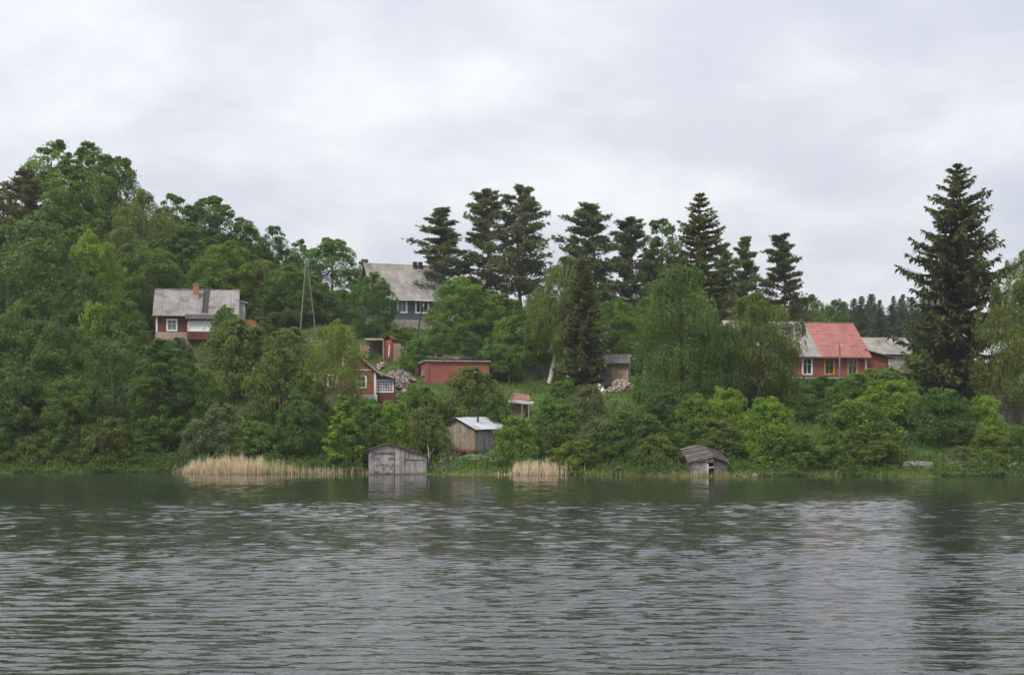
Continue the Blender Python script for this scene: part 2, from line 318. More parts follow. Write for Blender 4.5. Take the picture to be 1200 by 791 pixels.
lee = lee + .55 * np.clip(np.sin(XX * .07 + 1.4 * np.sin(YY * .21)) * np.sin(YY * .9 + .6 * np.sin(XX * .11)) - .55, 0, 1) * np.clip((YY - 90) / 10, 0, 1)
edge = np.clip((50 - np.abs(XX)) / 4, 0, 1) * np.clip((YY - 15) / 3, 0, 1) * np.clip((141 - YY) / 3, 0, 1)
print('rms slope', math.sqrt(sl2))
Zw *= np.clip(gust, .25, 1.7) * lee * edge * WAVE
nx, ny = len(wxs), len(wy); ii = np.arange(nx * ny).reshape(ny, nx); Q = np.stack([ii[:-1, :-1], ii[:-1, 1:], ii[1:, 1:], ii[1:, :-1]], -1).reshape(-1, 4)
tag(link('lake_water', fast_mesh('lake_water', np.stack([XX.ravel(), YY.ravel(), Zw.ravel()], 1), Q, 'water', smooth=True)), kind='structure')

# ------------------------------------------------------------------ foliage generators (unit: metres)
def unit(v): return v / (np.linalg.norm(v, axis=-1, keepdims=True) + 1e-9)
def rdir(n): return unit(rng.normal(size=(n, 3)))
def leaves(P, Nn, size, aspect):
    n = len(P); t_ = unit(np.cross(Nn, rdir(n))); b_ = np.cross(Nn, t_)
    size = np.broadcast_to(size, (n,))[:, None]
    V = np.stack([P + t_ * size * .5, P + b_ * size * aspect * .5 + Nn * size * .08, P - t_ * size * .5, P - b_ * size * aspect * .5 + Nn * size * .08], 1).reshape(-1, 3)
    return V, np.arange(4 * n).reshape(n, 4)
def blades(P, D, length, width):
    """thin quads from P along D"""
    n = len(P); s_ = unit(np.cross(D, rdir(n))); length = np.broadcast_to(length, (n,))[:, None]; width = np.broadcast_to(width, (n,))[:, None]
    V = np.stack([P - s_ * width * .3, P + D * length * .45 + s_ * width * .5, P + D * length, P + D * length * .45 - s_ * width * .5], 1).reshape(-1, 3)
    return V, np.arange(4 * n).reshape(n, 4)

def broadleaf(h, w_, cbase, nl, ns, nleaf, ls, prof, droop=0.0, lobe=0.24, stems=1, bark='bark', limbs=True, flat=0.8, strands=0, trunk_r=None, fill=.62, slen=.10):
    """crown of lobes > clumps > leaves around limbs that grow from the trunk"""
    ch = h * (1 - cbase); z0 = h * cbase
    LP, LR = [], []
    for k in range(nl):
        u = (k + 0.5) / nl; u = np.clip(u + rng.normal() * 0.04, 0.04, 0.97); r = w_ / 2 * prof(u)
        a = k * 2.39996 + rng.normal() * 0.35; lr = w_ * lobe * rng.uniform(0.72, 1.18) * (0.35 + 0.72 * prof(u)) * (1 if u < .8 else .62)
        rr = max(r - lr * 0.75, 0) * rng.uniform(0.7, 1.12)
        LP.append((rr * math.cos(a), rr * math.sin(a), min(z0 + u * ch, h - lr * flat * 0.95))); LR.append(lr)
    LP = np.array(LP); LR = np.array(LR)
    P, Nn, T = [], [], []
    CC = []                                           # clumps: centre, outward direction, radius, tone
    ph = rng.uniform(0, 6.28, 6)
    for c, lr in zip(LP, LR):
        ltone = rng.normal() * 0.10
        for j in range(max(4, int(ns * .6))):
            d_ = rdir(1)[0]; outw = np.array([c[0], c[1], 0]) / (w_ / 2); d_ = unit(d_ + 0.5 * outw + np.array([0, 0, 0.28]))
            rs = lr * rng.uniform(0.26, 0.44); CC.append((c + d_ * (lr - rs * .5) * np.array([1, 1, flat]) * rng.uniform(0.72, 1.08), d_, rs, ltone + rng.normal() * .09))
    for j in range(int(nl * ns * fill)):               # the rest cover the whole envelope, lumpy, from the skirt to the tip
        u = 1 - (1 - rng.random()) ** 0.9; u = .01 + .97 * u; a_ = rng.uniform(0, 6.28)
        lump = 1 + .13 * math.sin(3 * a_ + ph[0] + 5 * u) + .10 * math.sin(5 * a_ + ph[1] - 9 * u) + .08 * math.sin(2 * a_ + ph[2] + 14 * u)
        rs = w_ * rng.uniform(.05, .095); rr = max(w_ / 2 * prof(u) * lump * rng.uniform(.62, 1.0) - rs * .6, 0)
        d_ = unit(np.array([math.cos(a_), math.sin(a_), -.15 + 1.3 * u ** 2])); CC.append((np.array([rr * math.cos(a_), rr * math.sin(a_), z0 + u * (ch - rs)]), d_, rs, .07 * math.sin(3 * a_ + 6 * u + ph[3]) + rng.normal() * .09))
    for cc, d_, rs, ltone in CC:
        if cc[2] < 0.15: cc[2] = 0.15 + rng.random() * .3
        n = max(int(nleaf * rng.uniform(0.6, 1.25)), 4)
        dd = unit(rdir(n) + np.array([0, 0, 0.25]) + 0.35 * d_); rad = rs * (0.45 + 0.62 * rng.random(n) ** 0.6); sp2 = rng.random(n) < 0.09; rad[sp2] *= rng.uniform(1.2, 1.7, sp2.sum())
        pp = cc + dd * rad[:, None] * np.array([1, 1, 0.85])
        if droop: pp[:, 2] -= droop * rng.random(n) ** 2 * rs * 1.6
        P.append(pp); Nn.append(unit(dd * 0.65 + np.array([0, 0, 0.32]) + rdir(n) * 0.65)); T.append(np.clip(0.5 + ltone + rng.normal(size=n) * 0.13, 0, 1))
        for q in range(strands):
            m_ = rng.integers(7, 14); ln = rng.uniform(0.5, 1.25) * h * slen
            st = cc + rdir(1)[0] * rs * np.array([1, 1, .5]); zz_ = np.linspace(0, ln, m_)
            sp_ = st + np.stack([d_[0] * 0.25 * zz_ ** .7, d_[1] * 0.25 * zz_ ** .7, -zz_], 1) + rng.normal(size=(m_, 3)) * 0.05
            P.append(sp_); Nn.append(unit(rdir(m_) + 0.5 * d_ * np.array([1, 1, 0]) + np.array([0, 0, .15]))); T.append(np.clip(0.55 + ltone + rng.normal(size=m_) * 0.12, 0, 1))
    P = np.concatenate(P); Nn = np.concatenate(Nn); T = np.concatenate(T)
    ok = P[:, 2] > 0.03; P, Nn, T = P[ok], Nn[ok], T[ok]
    V, Qd = leaves(P, Nn, ls * rng.uniform(0.65, 1.3, len(P)), 0.62)
    crown = fast_mesh('crown', V, Qd, 'leaf', T)
    hx = float(np.percentile(P[:, 2], 99.7)); wx_ = 2 * float(np.percentile(np.hypot(P[:, 0], P[:, 1]), 93))
    tr = []; r0 = trunk_r or max(0.05, h * 0.013)
    for s_ in range(stems):
        a = s_ * 2.4 + .5; sx, sy = (0, 0) if stems == 1 else (0.3 * math.cos(a), 0.3 * math.sin(a))
        tx, ty = (w_ * 0.02, 0) if stems == 1 else (w_ * 0.2 * math.cos(a), w_ * 0.2 * math.sin(a)); n = 8
        zs = np.linspace(-0.3, h * (0.93 if stems == 1 else 0.75), n); f = np.linspace(0, 1, n)
        pts = np.stack([sx + (tx - sx) * f + np.sin(f * 5 + s_) * h * 0.010, sy + (ty - sy) * f + np.cos(f * 4 + s_) * h * .010, zs], 1)
        tr.append(tube(pts, r0 * (1 - 0.88 * f) * (1 if stems == 1 else .6), 7))
    if limbs:
        for c, lr in zip(LP, LR):
            zb = max(min(c[2] - np.hypot(c[0], c[1]) * rng.uniform(.55, .95) - lr * .2, h * .85), h * min(cbase, .25) * 0.9 + 0.1)
            s0_ = np.array([0.01, 0, zb]); mid = s0_ * .45 + c * .55 + np.array([0, 0, -0.05 * h * rng.random()]) + rng.normal(size=3) * .1
            rl = r0 * 0.42 * (1 - zb / h) + .02; tr.append(tube(np.array([s0_, mid, c + np.array([0, 0, lr * .3])]), [rl, rl * .65, rl * .2], 5))
            for q in range(3):
                e_ = c + rdir(1)[0] * lr * .8; tr.append(tube(np.array([mid * .3 + c * .7, e_]), [rl * .4, rl * .1], 4))
    V, Qd = join(tr); trunk = fast_mesh('trunk', V, Qd, bark, smooth=True)
    return trunk, crown, hx, wx_
dome = lambda u: float(np.interp(u, [0, .15, .42, .70, .86, .95, 1], [.80, .97, 1.0, .88, .66, .42, .18]))
oval = lambda u: float(np.interp(u, [0, .10, .35, .65, .85, .95, 1], [.70, .92, 1.0, .88, .62, .38, .15]))
cone_ = lambda u: 0.12 + 0.9 * (1 - u) ** 0.75 * min(1, u * 5 + .4)
bush = lambda u: max(0.08, math.cos(u * 1.45)) ** 0.55

def pine(h, w_, cbase, npads, style=0):
    P, D, T, tr = [], [], [], []
    n = 12; f = np.linspace(0, 1, n); bend = rng.normal() * .02 * h
    tp = np.stack([bend * np.sin(f * 3), 0.012 * h * np.sin(f * 5 + 1), f * h * .97 - .3], 1); tr.append(tube(tp, h * 0.0145 * (1 - f * .9), 8))
    for k in range(npads):
        u = (k + rng.random()) / npads; z = h * (cbase + (1 - cbase) * u * .97)
        env = w_ / 2 * (np.interp(u, [0, .18, .45, .75, .92, 1], [.62, .95, 1.0, .72, .42, .16]) if style == 0 else np.interp(u, [0, .2, .6, .85, 1], [1.0, .95, .62, .34, .08]))
        a = k * 2.39996 + rng.normal() * .5; rr = env * rng.uniform(.30, 1.0)
        tipz = min(z + .36 * rr * rng.uniform(-.35, 1.2), h * (.99 - .045 * rr))
        c = np.array([rr * math.cos(a), rr * math.sin(a), tipz])
        base = np.array([np.interp(z, tp[:, 2], tp[:, 0]), np.interp(z, tp[:, 2], tp[:, 1]), z - .12 * rr])
        br = .018 * h * .28 * (1.1 - u) + .012; tr.append(tube(np.array([base, base * .45 + c * .55 + [0, 0, -.10 * rr], c]), [br, br * .7, br * .25], 5))
        pr = (0.078 * w_) * rng.uniform(.6, 1.5) * (.42 + .75 * (1 - u))
        for q in range(3):
            cc = base * (0.26 * q) + c * (1 - .26 * q) + (np.append(rng.normal(size=2) * pr * .45, rng.normal() * pr * .12 + .05 * pr * q) if q else 0)
            nt_ = (34, 28, 20)[q]; dd = rdir(nt_) * (rng.random(nt_) ** .4)[:, None] * rng.choice([1, 1, 1, 1.5], nt_)[:, None] * pr
            fw, lt = np.array([math.cos(a), math.sin(a), .28]), np.array([-math.sin(a), math.cos(a), 0])
            off = dd[:, :1] * 1.45 * fw + dd[:, 1:2] * .95 * lt + np.stack([np.zeros(nt_), np.zeros(nt_), dd[:, 2] * .5], 1)
            tone = .5 + rng.normal() * .1
            for j in range(7):
                di = unit(rdir(nt_) + np.array([0, 0, .75]) + unit(off) * .6); P.append(cc + off); D.append(di); T.append(np.clip(tone + rng.normal(size=nt_) * .14, 0, 1))
    P = np.concatenate(P); D = np.concatenate(D); T = np.concatenate(T)
    V, Qd = blades(P, D, rng.uniform(.26, .46, len(P)), .10)
    hx = float(np.percentile(P[:, 2], 99.8)); wx_ = 2 * float(np.percentile(np.hypot(P[:, 0], P[:, 1]), 93))
    crown = fast_mesh('crown', V, Qd, 'needle', T)
    V, Qd = join(tr); return fast_mesh('trunk', V, Qd, 'pine_bark', smooth=True), crown, hx, wx_

def spruce(h, w_, cbase, levels, per, dens=1.0, droop=.32, power=.85, gaps=.12):
    P, D, LN, T, tr = [], [], [], [], []
    f = np.linspace(0, 1, 10); tr.append(tube(np.stack([f * 0, np.sin(f * 4) * .004 * h, f * h * .985 - .3], 1), h * .013 * (1 - f * .95) + .012, 7))
    for k in range(levels):
        u = k / (levels - 1); z = h * (cbase + (1 - cbase) * (u ** .92) * .985)
        R_ = w_ / 2 * (0.035 + (1 - u) ** power) * rng.uniform(.74, 1.12) * np.interp(u, [0, .12, .3], [.82, 1, 1])
        for j in range(per if u < .8 else max(4, per - 2)):
            if rng.random() < gaps and u < .9: continue
            a = j * 2 * math.pi / per + k * 1.3 + rng.normal() * .22; ln = R_ * rng.uniform(.48, 1.14)
            ns = max(5, int(ln * 5.0 * dens)); t_ = np.linspace(0.08, 1, ns)
            rr = ln * t_; tilt = .55 * u
            zz_ = z + ln * (tilt * t_ - droop * (1 - u * .7) * np.sin(t_ * 2.2) + .20 * (1 - u) * t_ ** 3)
            B = np.stack([rr * math.cos(a), rr * math.sin(a), zz_], 1); ca, sa = math.cos(a), math.sin(a)
            br = .010 * ln + .012; tr.append(tube(B[[0, ns // 2, ns - 1]], [br, br * .6, br * .2], 4))
            tone = .5 + rng.normal() * .1; side = .30 + .34 * np.sin(np.clip(t_ * 1.15, 0, 1) * math.pi) * min(1, ln / 2.5)
            for sgn in (-1, 1):                                   # flat side sprays
                for q in range(3):
                    di = unit(np.array([ca * .75 - sgn * sa, sa * .75 + sgn * ca, -.12]) + rng.normal(size=(ns, 3)) * .22)
                    P.append(B + rng.normal(size=B.shape) * .05); D.append(di); LN.append(side * rng.uniform(.7, 1.2, ns)); T.append(np.clip(tone + rng.normal(size=ns) * .12, 0, 1))
            for q in range(3):                                    # hanging twigs
                di = unit(np.array([ca * .25, sa * .25, -1.0]) + rng.normal(size=(ns, 3)) * .42)
                P.append(B + rng.normal(size=B.shape) * .09); D.append(di); LN.append(rng.uniform(.22, .80, ns) * min(1, .35 + ln / 4)); T.append(np.clip(tone - .08 + rng.normal(size=ns) * .12, 0, 1))
            di = unit(np.array([ca, sa, .25]) + rng.normal(size=(4, 3)) * .3); P.append(np.repeat(B[-1:], 4, 0)); D.append(di); LN.append(np.full(4, .38)); T.append(np.full(4, min(1, tone + .22)))
    kk = 26; P.append(np.stack([np.zeros(kk), np.zeros(kk), h * np.linspace(.93, .985, kk)], 1)); D.append(unit(np.array([0, 0, 1.2]) + rdir(kk) * .6)); LN.append(np.full(kk, .45)); T.append(np.full(kk, .5))
    P = np.concatenate(P); D = np.concatenate(D); LN = np.concatenate(LN); T = np.concatenate(T)
    V, Qd = blades(P, D, LN, LN * .28 + .045)
    wx_ = 2 * float(np.percentile(np.hypot(P[:, 0], P[:, 1]), 95))
    crown = fast_mesh('crown', V, Qd, 'needle', T)
    V, Qd = join(tr); return fast_mesh('trunk', V, Qd, 'bark', smooth=True), crown, h, wx_

PROTO = {
    'broad': [broadleaf(15, 11, .05, 18, 19, 90, .275, dome, lobe=.24) for _ in range(3)],
    'tall': [broadleaf(18, 8, .06, 20, 18, 84, .275, oval, lobe=.25) for _ in range(3)],
    'birch': [broadleaf(15, 7.5, .20, 18, 14, 48, .20, oval, droop=.9, lobe=.27, bark='birch_bark', strands=4, trunk_r=.15) for _ in range(3)],
    'old_birch': [broadleaf(15, 7.5, .30, 18, 14, 48, .21, oval, droop=.9, lobe=.27, bark='white_bark', strands=4, trunk_r=.34)],
    'weep': [broadleaf(15, 11, .05, 26, 20, 36, .23, dome, droop=1.2, lobe=.20, strands=5, flat=.7, fill=.28, slen=.07) for _ in range(3)],
    'shrub': [broadleaf(4.5, 5.5, .02, 14, 16, 74, .17, bush, stems=4, lobe=.26) for _ in range(3)],
    'willow': [broadleaf(4.5, 5.0, .03, 13, 13, 56, .165, bush, stems=5, lobe=.26, strands=3) for _ in range(3)],
    'young': [broadleaf(6.5, 3.4, .05, 15, 13, 46, .17, cone_, lobe=.28) for _ in range(2)],
    'pine': [pine(20, 8.5, .32, 66), pine(20, 8.5, .24, 70), pine(20, 8, .38, 60)],
    'cone_pine': [pine(20, 8.5, .16, 76, 1), pine(20, 8.0, .20, 60, 1)],
    'spruce': [spruce(25, 11, .06, 37, 9, 1.3, gaps=.2, power=.66, droop=.40), spruce(22, 8.5, .08, 30, 9, 1.3, droop=.22, power=.72), spruce(16, 4.6, .04, 30, 8, 1.5, droop=.25, power=.55, gaps=.05)],
    'far_spruce': [spruce(18, 6.0, .05, 30, 8, 1.0, gaps=.06, power=.8), spruce(18, 5.2, .05, 28, 8, 1.0, gaps=.06, power=.75)],
}
NAMES = {'broad': 'broadleaf_tree', 'tall': 'broadleaf_tree', 'birch': 'birch_tree', 'old_birch': 'birch_tree', 'weep': 'weeping_tree', 'shrub': 'shrub', 'willow': 'willow_bush',
         'young': 'young_tree', 'pine': 'pine_tree', 'cone_pine': 'pine_tree', 'spruce': 'spruce_tree', 'far_spruce': 'spruce_tree'}
CATS = {'shrub': 'shrub', 'willow': 'bush'}
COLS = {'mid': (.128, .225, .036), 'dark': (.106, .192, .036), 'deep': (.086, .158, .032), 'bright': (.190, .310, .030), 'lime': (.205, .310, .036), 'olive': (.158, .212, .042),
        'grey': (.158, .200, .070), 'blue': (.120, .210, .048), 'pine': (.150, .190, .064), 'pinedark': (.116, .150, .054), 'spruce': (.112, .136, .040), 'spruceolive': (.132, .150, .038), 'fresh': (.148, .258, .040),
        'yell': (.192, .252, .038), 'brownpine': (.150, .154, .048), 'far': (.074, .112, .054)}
cnt = {}
def plant(kind, px, top, wpx, Y, col, label, var=None, lean=0.0, group=None, bark=None):
    k = cnt.get(kind, 0); cnt[kind] = k + 1
    b = on(px, Y); h = max(wz(top, Y) - b.z, 1.0); wd = wpx / F * Y
    form = 'shrub' if kind == 'broad' and h / wd < 1.0 else 'willow' if kind == 'birch' and h / wd < 1.25 else kind      # low wide growth branches from the ground
    pr = PROTO[form]; tr, cr_, h0, w0 = pr[(k if var is None else var) % len(pr)]
    e_ = empty(NAMES[kind], b, rng.uniform(0, 6.28))
    if lean: e_.rotation_euler = (0, R(lean), 0)
    e_.scale = (wd / w0, wd / w0, h / h0)
    link('trunk', tr, e_)
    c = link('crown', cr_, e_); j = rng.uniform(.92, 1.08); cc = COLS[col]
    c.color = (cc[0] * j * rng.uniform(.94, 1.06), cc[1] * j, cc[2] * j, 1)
    tag(e_, label, CATS.get(kind, 'tree'), group); return e_


# ------------------------------------------------------------------ building helpers
def wall(name, parent, mat, x0, x1, y0, y1, z0, z1, holes=()):
    """front wall (facing -y) with rectangular openings (x0, x1, z0, z1)"""
    xs = sorted({x0, x1, *[h[0] for h in holes], *[h[1] for h in holes]}); zs = sorted({z0, z1, *[h[2] for h in holes], *[h[3] for h in holes]})
    lst = []
    for a, b in zip(xs, xs[1:]):
        run = None
        for c, d_ in zip(zs, zs[1:]):
            m_ = ((a + b) / 2, (c + d_) / 2)
            if any(h[0] < m_[0] < h[1] and h[2] < m_[1] < h[3] for h in holes):
                if run: lst.append((a, b, y0, y1, *run)); run = None
            else: run = (run[0], d_) if run else (c, d_)
        if run: lst.append((a, b, y0, y1, *run))
    return boxes(name, parent, mat, lst)
def window(parent, x, y, z, w_, h_, frame='white_paint', bars=(1, 1), fw=0.14, pane='glass', name='window', rot=0):
    """x, z: centre; y: wall face. frame > pane, glazing_bar"""
    o = boxes(name, parent, frame, [(-w_ / 2 - fw, -w_ / 2, -.05, .06, -h_ / 2 - fw, h_ / 2 + fw), (w_ / 2, w_ / 2 + fw, -.05, .06, -h_ / 2 - fw, h_ / 2 + fw),
              (-w_ / 2, w_ / 2, -.05, .06, h_ / 2, h_ / 2 + fw), (-w_ / 2, w_ / 2, -.07, .06, -h_ / 2 - fw, -h_ / 2)], (x, y, z), (0, 0, rot))
    piece('pane', o, pane, (0, .075, 0), (w_ + .04, .02, h_ + .04))
    nx_, nz_ = bars
    for i in range(nx_): piece('glazing_bar', o, frame, (-w_ / 2 + w_ * (i + 1) / (nx_ + 1), .035, 0), (.055, .05, h_))
    for i in range(nz_): piece('glazing_bar', o, frame, (0, .028, -h_ / 2 + h_ * (i + 1) / (nz_ + 1) + (.12 * h_ if nz_ == 1 else 0)), (w_, .04, .055))
    return o
def hole(x, z, w_, h_): return (x - w_ / 2 - .02, x + w_ / 2 + .02, z - h_ / 2 - .02, z + h_ / 2 + .02)
SHEET = {}
def sheet_mesh(mat, waves, amp):
    k = (mat, waves)
    if k not in SHEET:
        n = waves * 3 + 1; V = []; Fc = []
        for i in range(n):
            x = i / (n - 1); z = amp * math.sin(x * waves * 2 * math.pi); V += [(x, 0, z), (x, 1, z)]
        Fc = [(2 * i, 2 * i + 2, 2 * i + 3, 2 * i + 1) for i in range(n - 1)]
        SHEET[k] = mesh_of(mat + '_sheet', V, Fc, mat)
    return SHEET[k]
def roof_sheets(parent, mat, x0, x1, ye, ze, yr, zr, cols, rows, waves=5, amp=.04, jit=.02, name='roof_sheet', seed=1, skip=(), back=False):
    """corrugated sheets from the eave line (ye, ze) to the ridge line (yr, zr); each sheet an object"""
    r_ = random.Random(seed); ln = math.hypot(yr - ye, zr - ze); ang = math.atan2(zr - ze, abs(yr - ye)); cw = (x1 - x0) / cols; rl = ln / rows
    dy, dz = (yr - ye) / ln, (zr - ze) / ln; ny_, nz_ = (-dz, dy) if dy > 0 else (dz, -dy)
    for j in range(rows):
        for i in range(cols):
            if (i, j) in skip: continue
            lift = .030 + (j % 2) * .004 + r_.uniform(0, .012) + (i % 2) * .006
            y = ye + dy * (rl * j - .06) + ny_ * lift; z = ze + dz * (rl * j - .06) + nz_ * lift
            if not back: link(name, sheet_mesh(mat, waves, amp), parent, (x0 + cw * i - .02, y, z), (ang + r_.uniform(-.006, .006) + .008, 0, r_.uniform(-jit, jit)), (cw + .05, rl + .12, 1))
            else: link(name, sheet_mesh(mat, waves, amp), parent, (x0 + cw * (i + 1) + .02, y, z), (ang + .008, 0, math.pi + r_.uniform(-jit, jit)), (cw + .05, rl + .12, 1))
def gable(name, parent, mat, ya, yb, yr, ze, zr, x, th):
    """triangle in the y-z plane at x (a side gable)"""
    return prism(name, parent, mat, [(x, ya, ze), (x, yb, ze), (x, yr, zr)], (th, 0, 0))

# ---- grey-roofed red house on the left slope
hA = empty('red_house', on(229, 175) + Vector((0, 0, 0)), R(10)); tag(hA, 'red house with grey corrugated roof, brick chimney and glazed porch on the left slope', 'house')
bz = wz(406, 175) - hA.location.z          # base height against local ground
X0, X1, DEP, EV, RG = -4.75, 4.9, 7.4, bz + 4.15, bz + 7.35
boxes('foundation', hA, 'plinth_pink', [(X0 - .06, X1 + .06, -.06, DEP + .06, -1.5, bz + 1.75)])
boxes('foundation_step', hA, 'plinth_pink', [(X0 - .25, X0 + 4.2, -.35, -.06, -1.5, bz + .55)])
wA = wall('wall', hA, 'red_wall_dull', X0, X1, 0, .2, bz + 1.75, EV, [hole(-2.85, bz + 2.62, .95, 1.15)])
boxes('side_wall', hA, 'red_wall_dull', [(X0, X0 + .2, .2, DEP, bz + 1.75, EV), (X1 - .2, X1, .2, DEP, bz + 1.75, EV), (X0 + .2, X1 - .2, DEP - .2, DEP, bz + 1.75, EV)])
gable('gable', hA, 'red_wall_dull', 0, DEP, DEP / 2, EV, RG - .1, X0, .2); gable('gable', hA, 'red_wall_dull', 0, DEP, DEP / 2, EV, RG - .1, X1 - .2, .2)
window(hA, -2.85, 0, bz + 2.62, .95, 1.15, bars=(1, 1), fw=.2, pane='glass_curtain')
for x in (X0 - .012,): piece('corner_board', hA, 'white_paint', (x + .08, -.03, bz + 2.0 + .9), (.22, .06, 2.5))
run = (RG - EV) / (DEP / 2)
prism('roof', hA, 'dark_board', [(X0 - .35, -.4, EV - .4 * run), (X0 - .35, DEP / 2, RG), (X0 - .35, DEP + .4, EV - .4 * run), (X0 - .35, DEP + .4, EV - .4 * run - .1), (X0 - .35, DEP / 2, RG - .1), (X0 - .35, -.4, EV - .4 * run - .1)], (X1 - X0 + .7, 0, 0))
roof_sheets(hA, 'slate', X0 - .4, X1 + .4, -.5, EV - .5 * run + .02, DEP / 2, RG + .02, 10, 4, seed=4)
roof_sheets(hA, 'slate', X0 - .4, X1 + .4, DEP + .5, EV - .5 * run + .02, DEP / 2, RG + .02, 10, 4, seed=5, back=True)
boxes('ridge_cap', hA, 'slate', [(X0 - .42, X0 + 7.0, DEP / 2 - .16, DEP / 2 + .16, RG + .06, RG + .13)])
cy = 2.35; cz = EV + cy * run
ch = boxes('chimney', hA, 'plinth_grey', [(-.38, .3, cy - .3, cy + .3, cz - .6, cz + .35)]); 
nb_ = 0
for k in range(7):            # brick courses of the chimney
    for (bx, by, sx_, sy_2) in ((-.21, cy - .17, .34, .28), (.13, cy - .17, .30, .28), (-.21, cy + .13, .34, .28), (.13, cy + .13, .30, .28)):
        o_ = .03 * (k % 2); piece('brick', ch, 'brick_orange', (bx + o_, by, cz + .44 + k * .19), (sx_, sy_2, .175))
piece('chimney_cap', ch, 'brick_orange', (-.03, cy, cz + .44 + 7 * .19), (.82, .74, .12))
# ladder lying on the roof
ld = boxes('roof_ladder', hA, 'black_felt', [(-.30, -.18, 0, 5.0, .07, .16), (.26, .38, 0, 5.0, .07, .16)], (1.05, -.1, EV + .02 - .1 * run + .06), (math.atan(run), 0, R(-3)))
for k in range(13): piece('rung', ld, 'black_felt', (.04, .2 + k * .37, .12), (.5, .12, .06))
# porch in front of the right half
PX0, PX1 = -.95, 4.7
boxes('porch_base', hA, 'red_wall_dull', [(PX0, PX1, -1.7, -.07, bz + .75, bz + 1.75)])
boxes('porch_post', hA, 'dark_board', [(PX0 + .1, PX0 + .3, -1.6, -1.4, -1.5, bz + .75), (PX1 - .3, PX1 - .1, -1.6, -1.4, -1.5, bz + .75), (1.7, 1.9, -1.6, -1.4, -1.5, bz + .75)])
boxes('porch_wall', hA, 'red_wall_dull', [(PX0, PX0 + .12, -1.7, -.07, bz + 1.75, bz + 3.2), (PX1 - .12, PX1, -1.7, -.07, bz + 1.75, bz + 3.2), (PX0, PX1, -1.68, -1.5, bz + 3.05, bz + 3.32)])
for k in range(3):
    window(hA, PX0 + 1.0 + k * 1.85, -1.7, bz + 2.4, 1.55, 1.08, bars=(1, 0), fw=.13, pane='white_paint', name='porch_window')
prism('porch_roof', hA, 'black_felt', [(PX0 - .2, -2.1, bz + 3.30), (PX0 - .2, -.1, bz + 4.05), (PX0 - .2, -.1, bz + 3.95), (PX0 - .2, -2.1, bz + 3.20)], (PX1 - PX0 + .4, 0, 0))
boxes('gutter_board', hA, 'white_paint', [(PX0 - .1, X1 + .35, -.62, -.54, EV - .62, EV - .46)])
# pale annex at the right gable
boxes('annex', hA, 'pale_blue', [(X1 + .05, X1 + 1.15, 2.2, 5.2, -1.5, bz + 5.9)]); 
prism('annex_roof', hA, 'slate', [(X1 - .02, 1.9, bz + 5.95), (X1 + 1.5, 1.9, bz + 5.6), (X1 + 1.5, 1.9, bz + 5.75), (X1 - .02, 1.9, bz + 6.1)], (0, 3.6, 0))
# rusty tank right of it
o = empty('rusty_tank', on(294, 178)); tag(o, 'rust-brown metal tank on short legs right of the grey-roofed house', 'tank')
V, Qd = tube([(0, -.75, 2.45), (0, .75, 2.45)], .78, 14); link('shell', fast_mesh('shell', V, Qd, 'rust', smooth=True), o)
for s_ in (-1, 1):
    prism('end_plate', o, 'rust', [(.78 * math.cos(a), .752 * s_, 2.45 + .78 * math.sin(a)) for a in np.linspace(0, 2 * math.pi, 14, endpoint=False)], (0, .02 * s_, 0))
    for q in (-1, 1): piece('leg', o, 'pole_dark', (.5 * q, .5 * s_, .8), (.12, .12, 2.1))
piece('saddle_beam', o, 'dark_board', (0, -.5, 1.72), (1.6, .14, .12)); piece('saddle_beam', o, 'dark_board', (0, .5, 1.72), (1.6, .14, .12))
# little red shed left of the house
o = empty('garden_shed', on(176, 182)); tag(o, 'low red shed with pale sagging roof at the left end of the grey-roofed house', 'shed')
boxes('wall', o, 'red_wall_dull', [(-1.1, 1.1, 0, 1.6, -.3, 1.55)]); piece('door_post', o, 'white_paint', (.75, -.04, .75), (.14, .07, 1.5)); 
prism('roof', o, 'slate_pale', [(-1.35, -.25, 1.85), (-.3, -.25, 1.62), (1.3, -.25, 1.8), (1.3, -.25, 1.9), (-.3, -.25, 1.72), (-1.35, -.25, 1.95)], (0, 2.1, 0))

# ---- gabled red house in the middle left
hB = empty('red_house', on(404.5, 150), R(3)); tag(hB, 'red house with gable facing the lake, white corner boards and glazed side porch', 'house')
bz = wz(470, 150) - hB.location.z
WB, EVB, AP, DB = 3.16, bz + 3.35, bz + 6.15, 8.0
boxes('foundation', hB, 'plinth_grey', [(-WB - .07, WB + .07, -.07, DB, -1.5, bz + .72)])
wins = [(1.72, bz + 2.05, .82, 1.05), (-1.35, bz + 2.15, .82, 1.05)]
wall('wall', hB, 'red_wall', -WB, WB, 0, .2, bz + .72, EVB, [hole(*q) for q in wins])
boxes('side_wall', hB, 'red_wall', [(-WB, -WB + .2, .2, DB, bz + .72, EVB), (WB - .2, WB, .2, DB, bz + .72, EVB), (-WB + .2, WB - .2, DB - .2, DB, bz + .72, EVB)])
prism('gable', hB, 'red_wall', [(-WB, 0, EVB), (WB, 0, EVB), (0, 0, AP)], (0, .2, 0)); prism('gable', hB, 'red_wall', [(-WB, DB - .2, EVB), (WB, DB - .2, EVB), (0, DB - .2, AP)], (0, .2, 0))
for q in wins: window(hB, q[0], 0, q[1], q[2], q[3], bars=(1, 1), fw=.17)
window(hB, .25, -.05, bz + 4.35, .82, .78, bars=(2, 1), fw=.15, name='attic_window')
for x in (-WB - .02, WB + .02): piece('corner_board', hB, 'white_paint', (x, -.03, bz + .72 + 1.32), (.22, .08, 2.64))
piece('trim_board', hB, 'white_paint', (0, -.025, EVB - .02), (2 * WB - .25, .05, .09)); piece('foundation_pier', hB, 'white_paint', (WB + .12, -.14, bz + .3), (.28, .25, .8))
sl_ = (AP - EVB) / WB
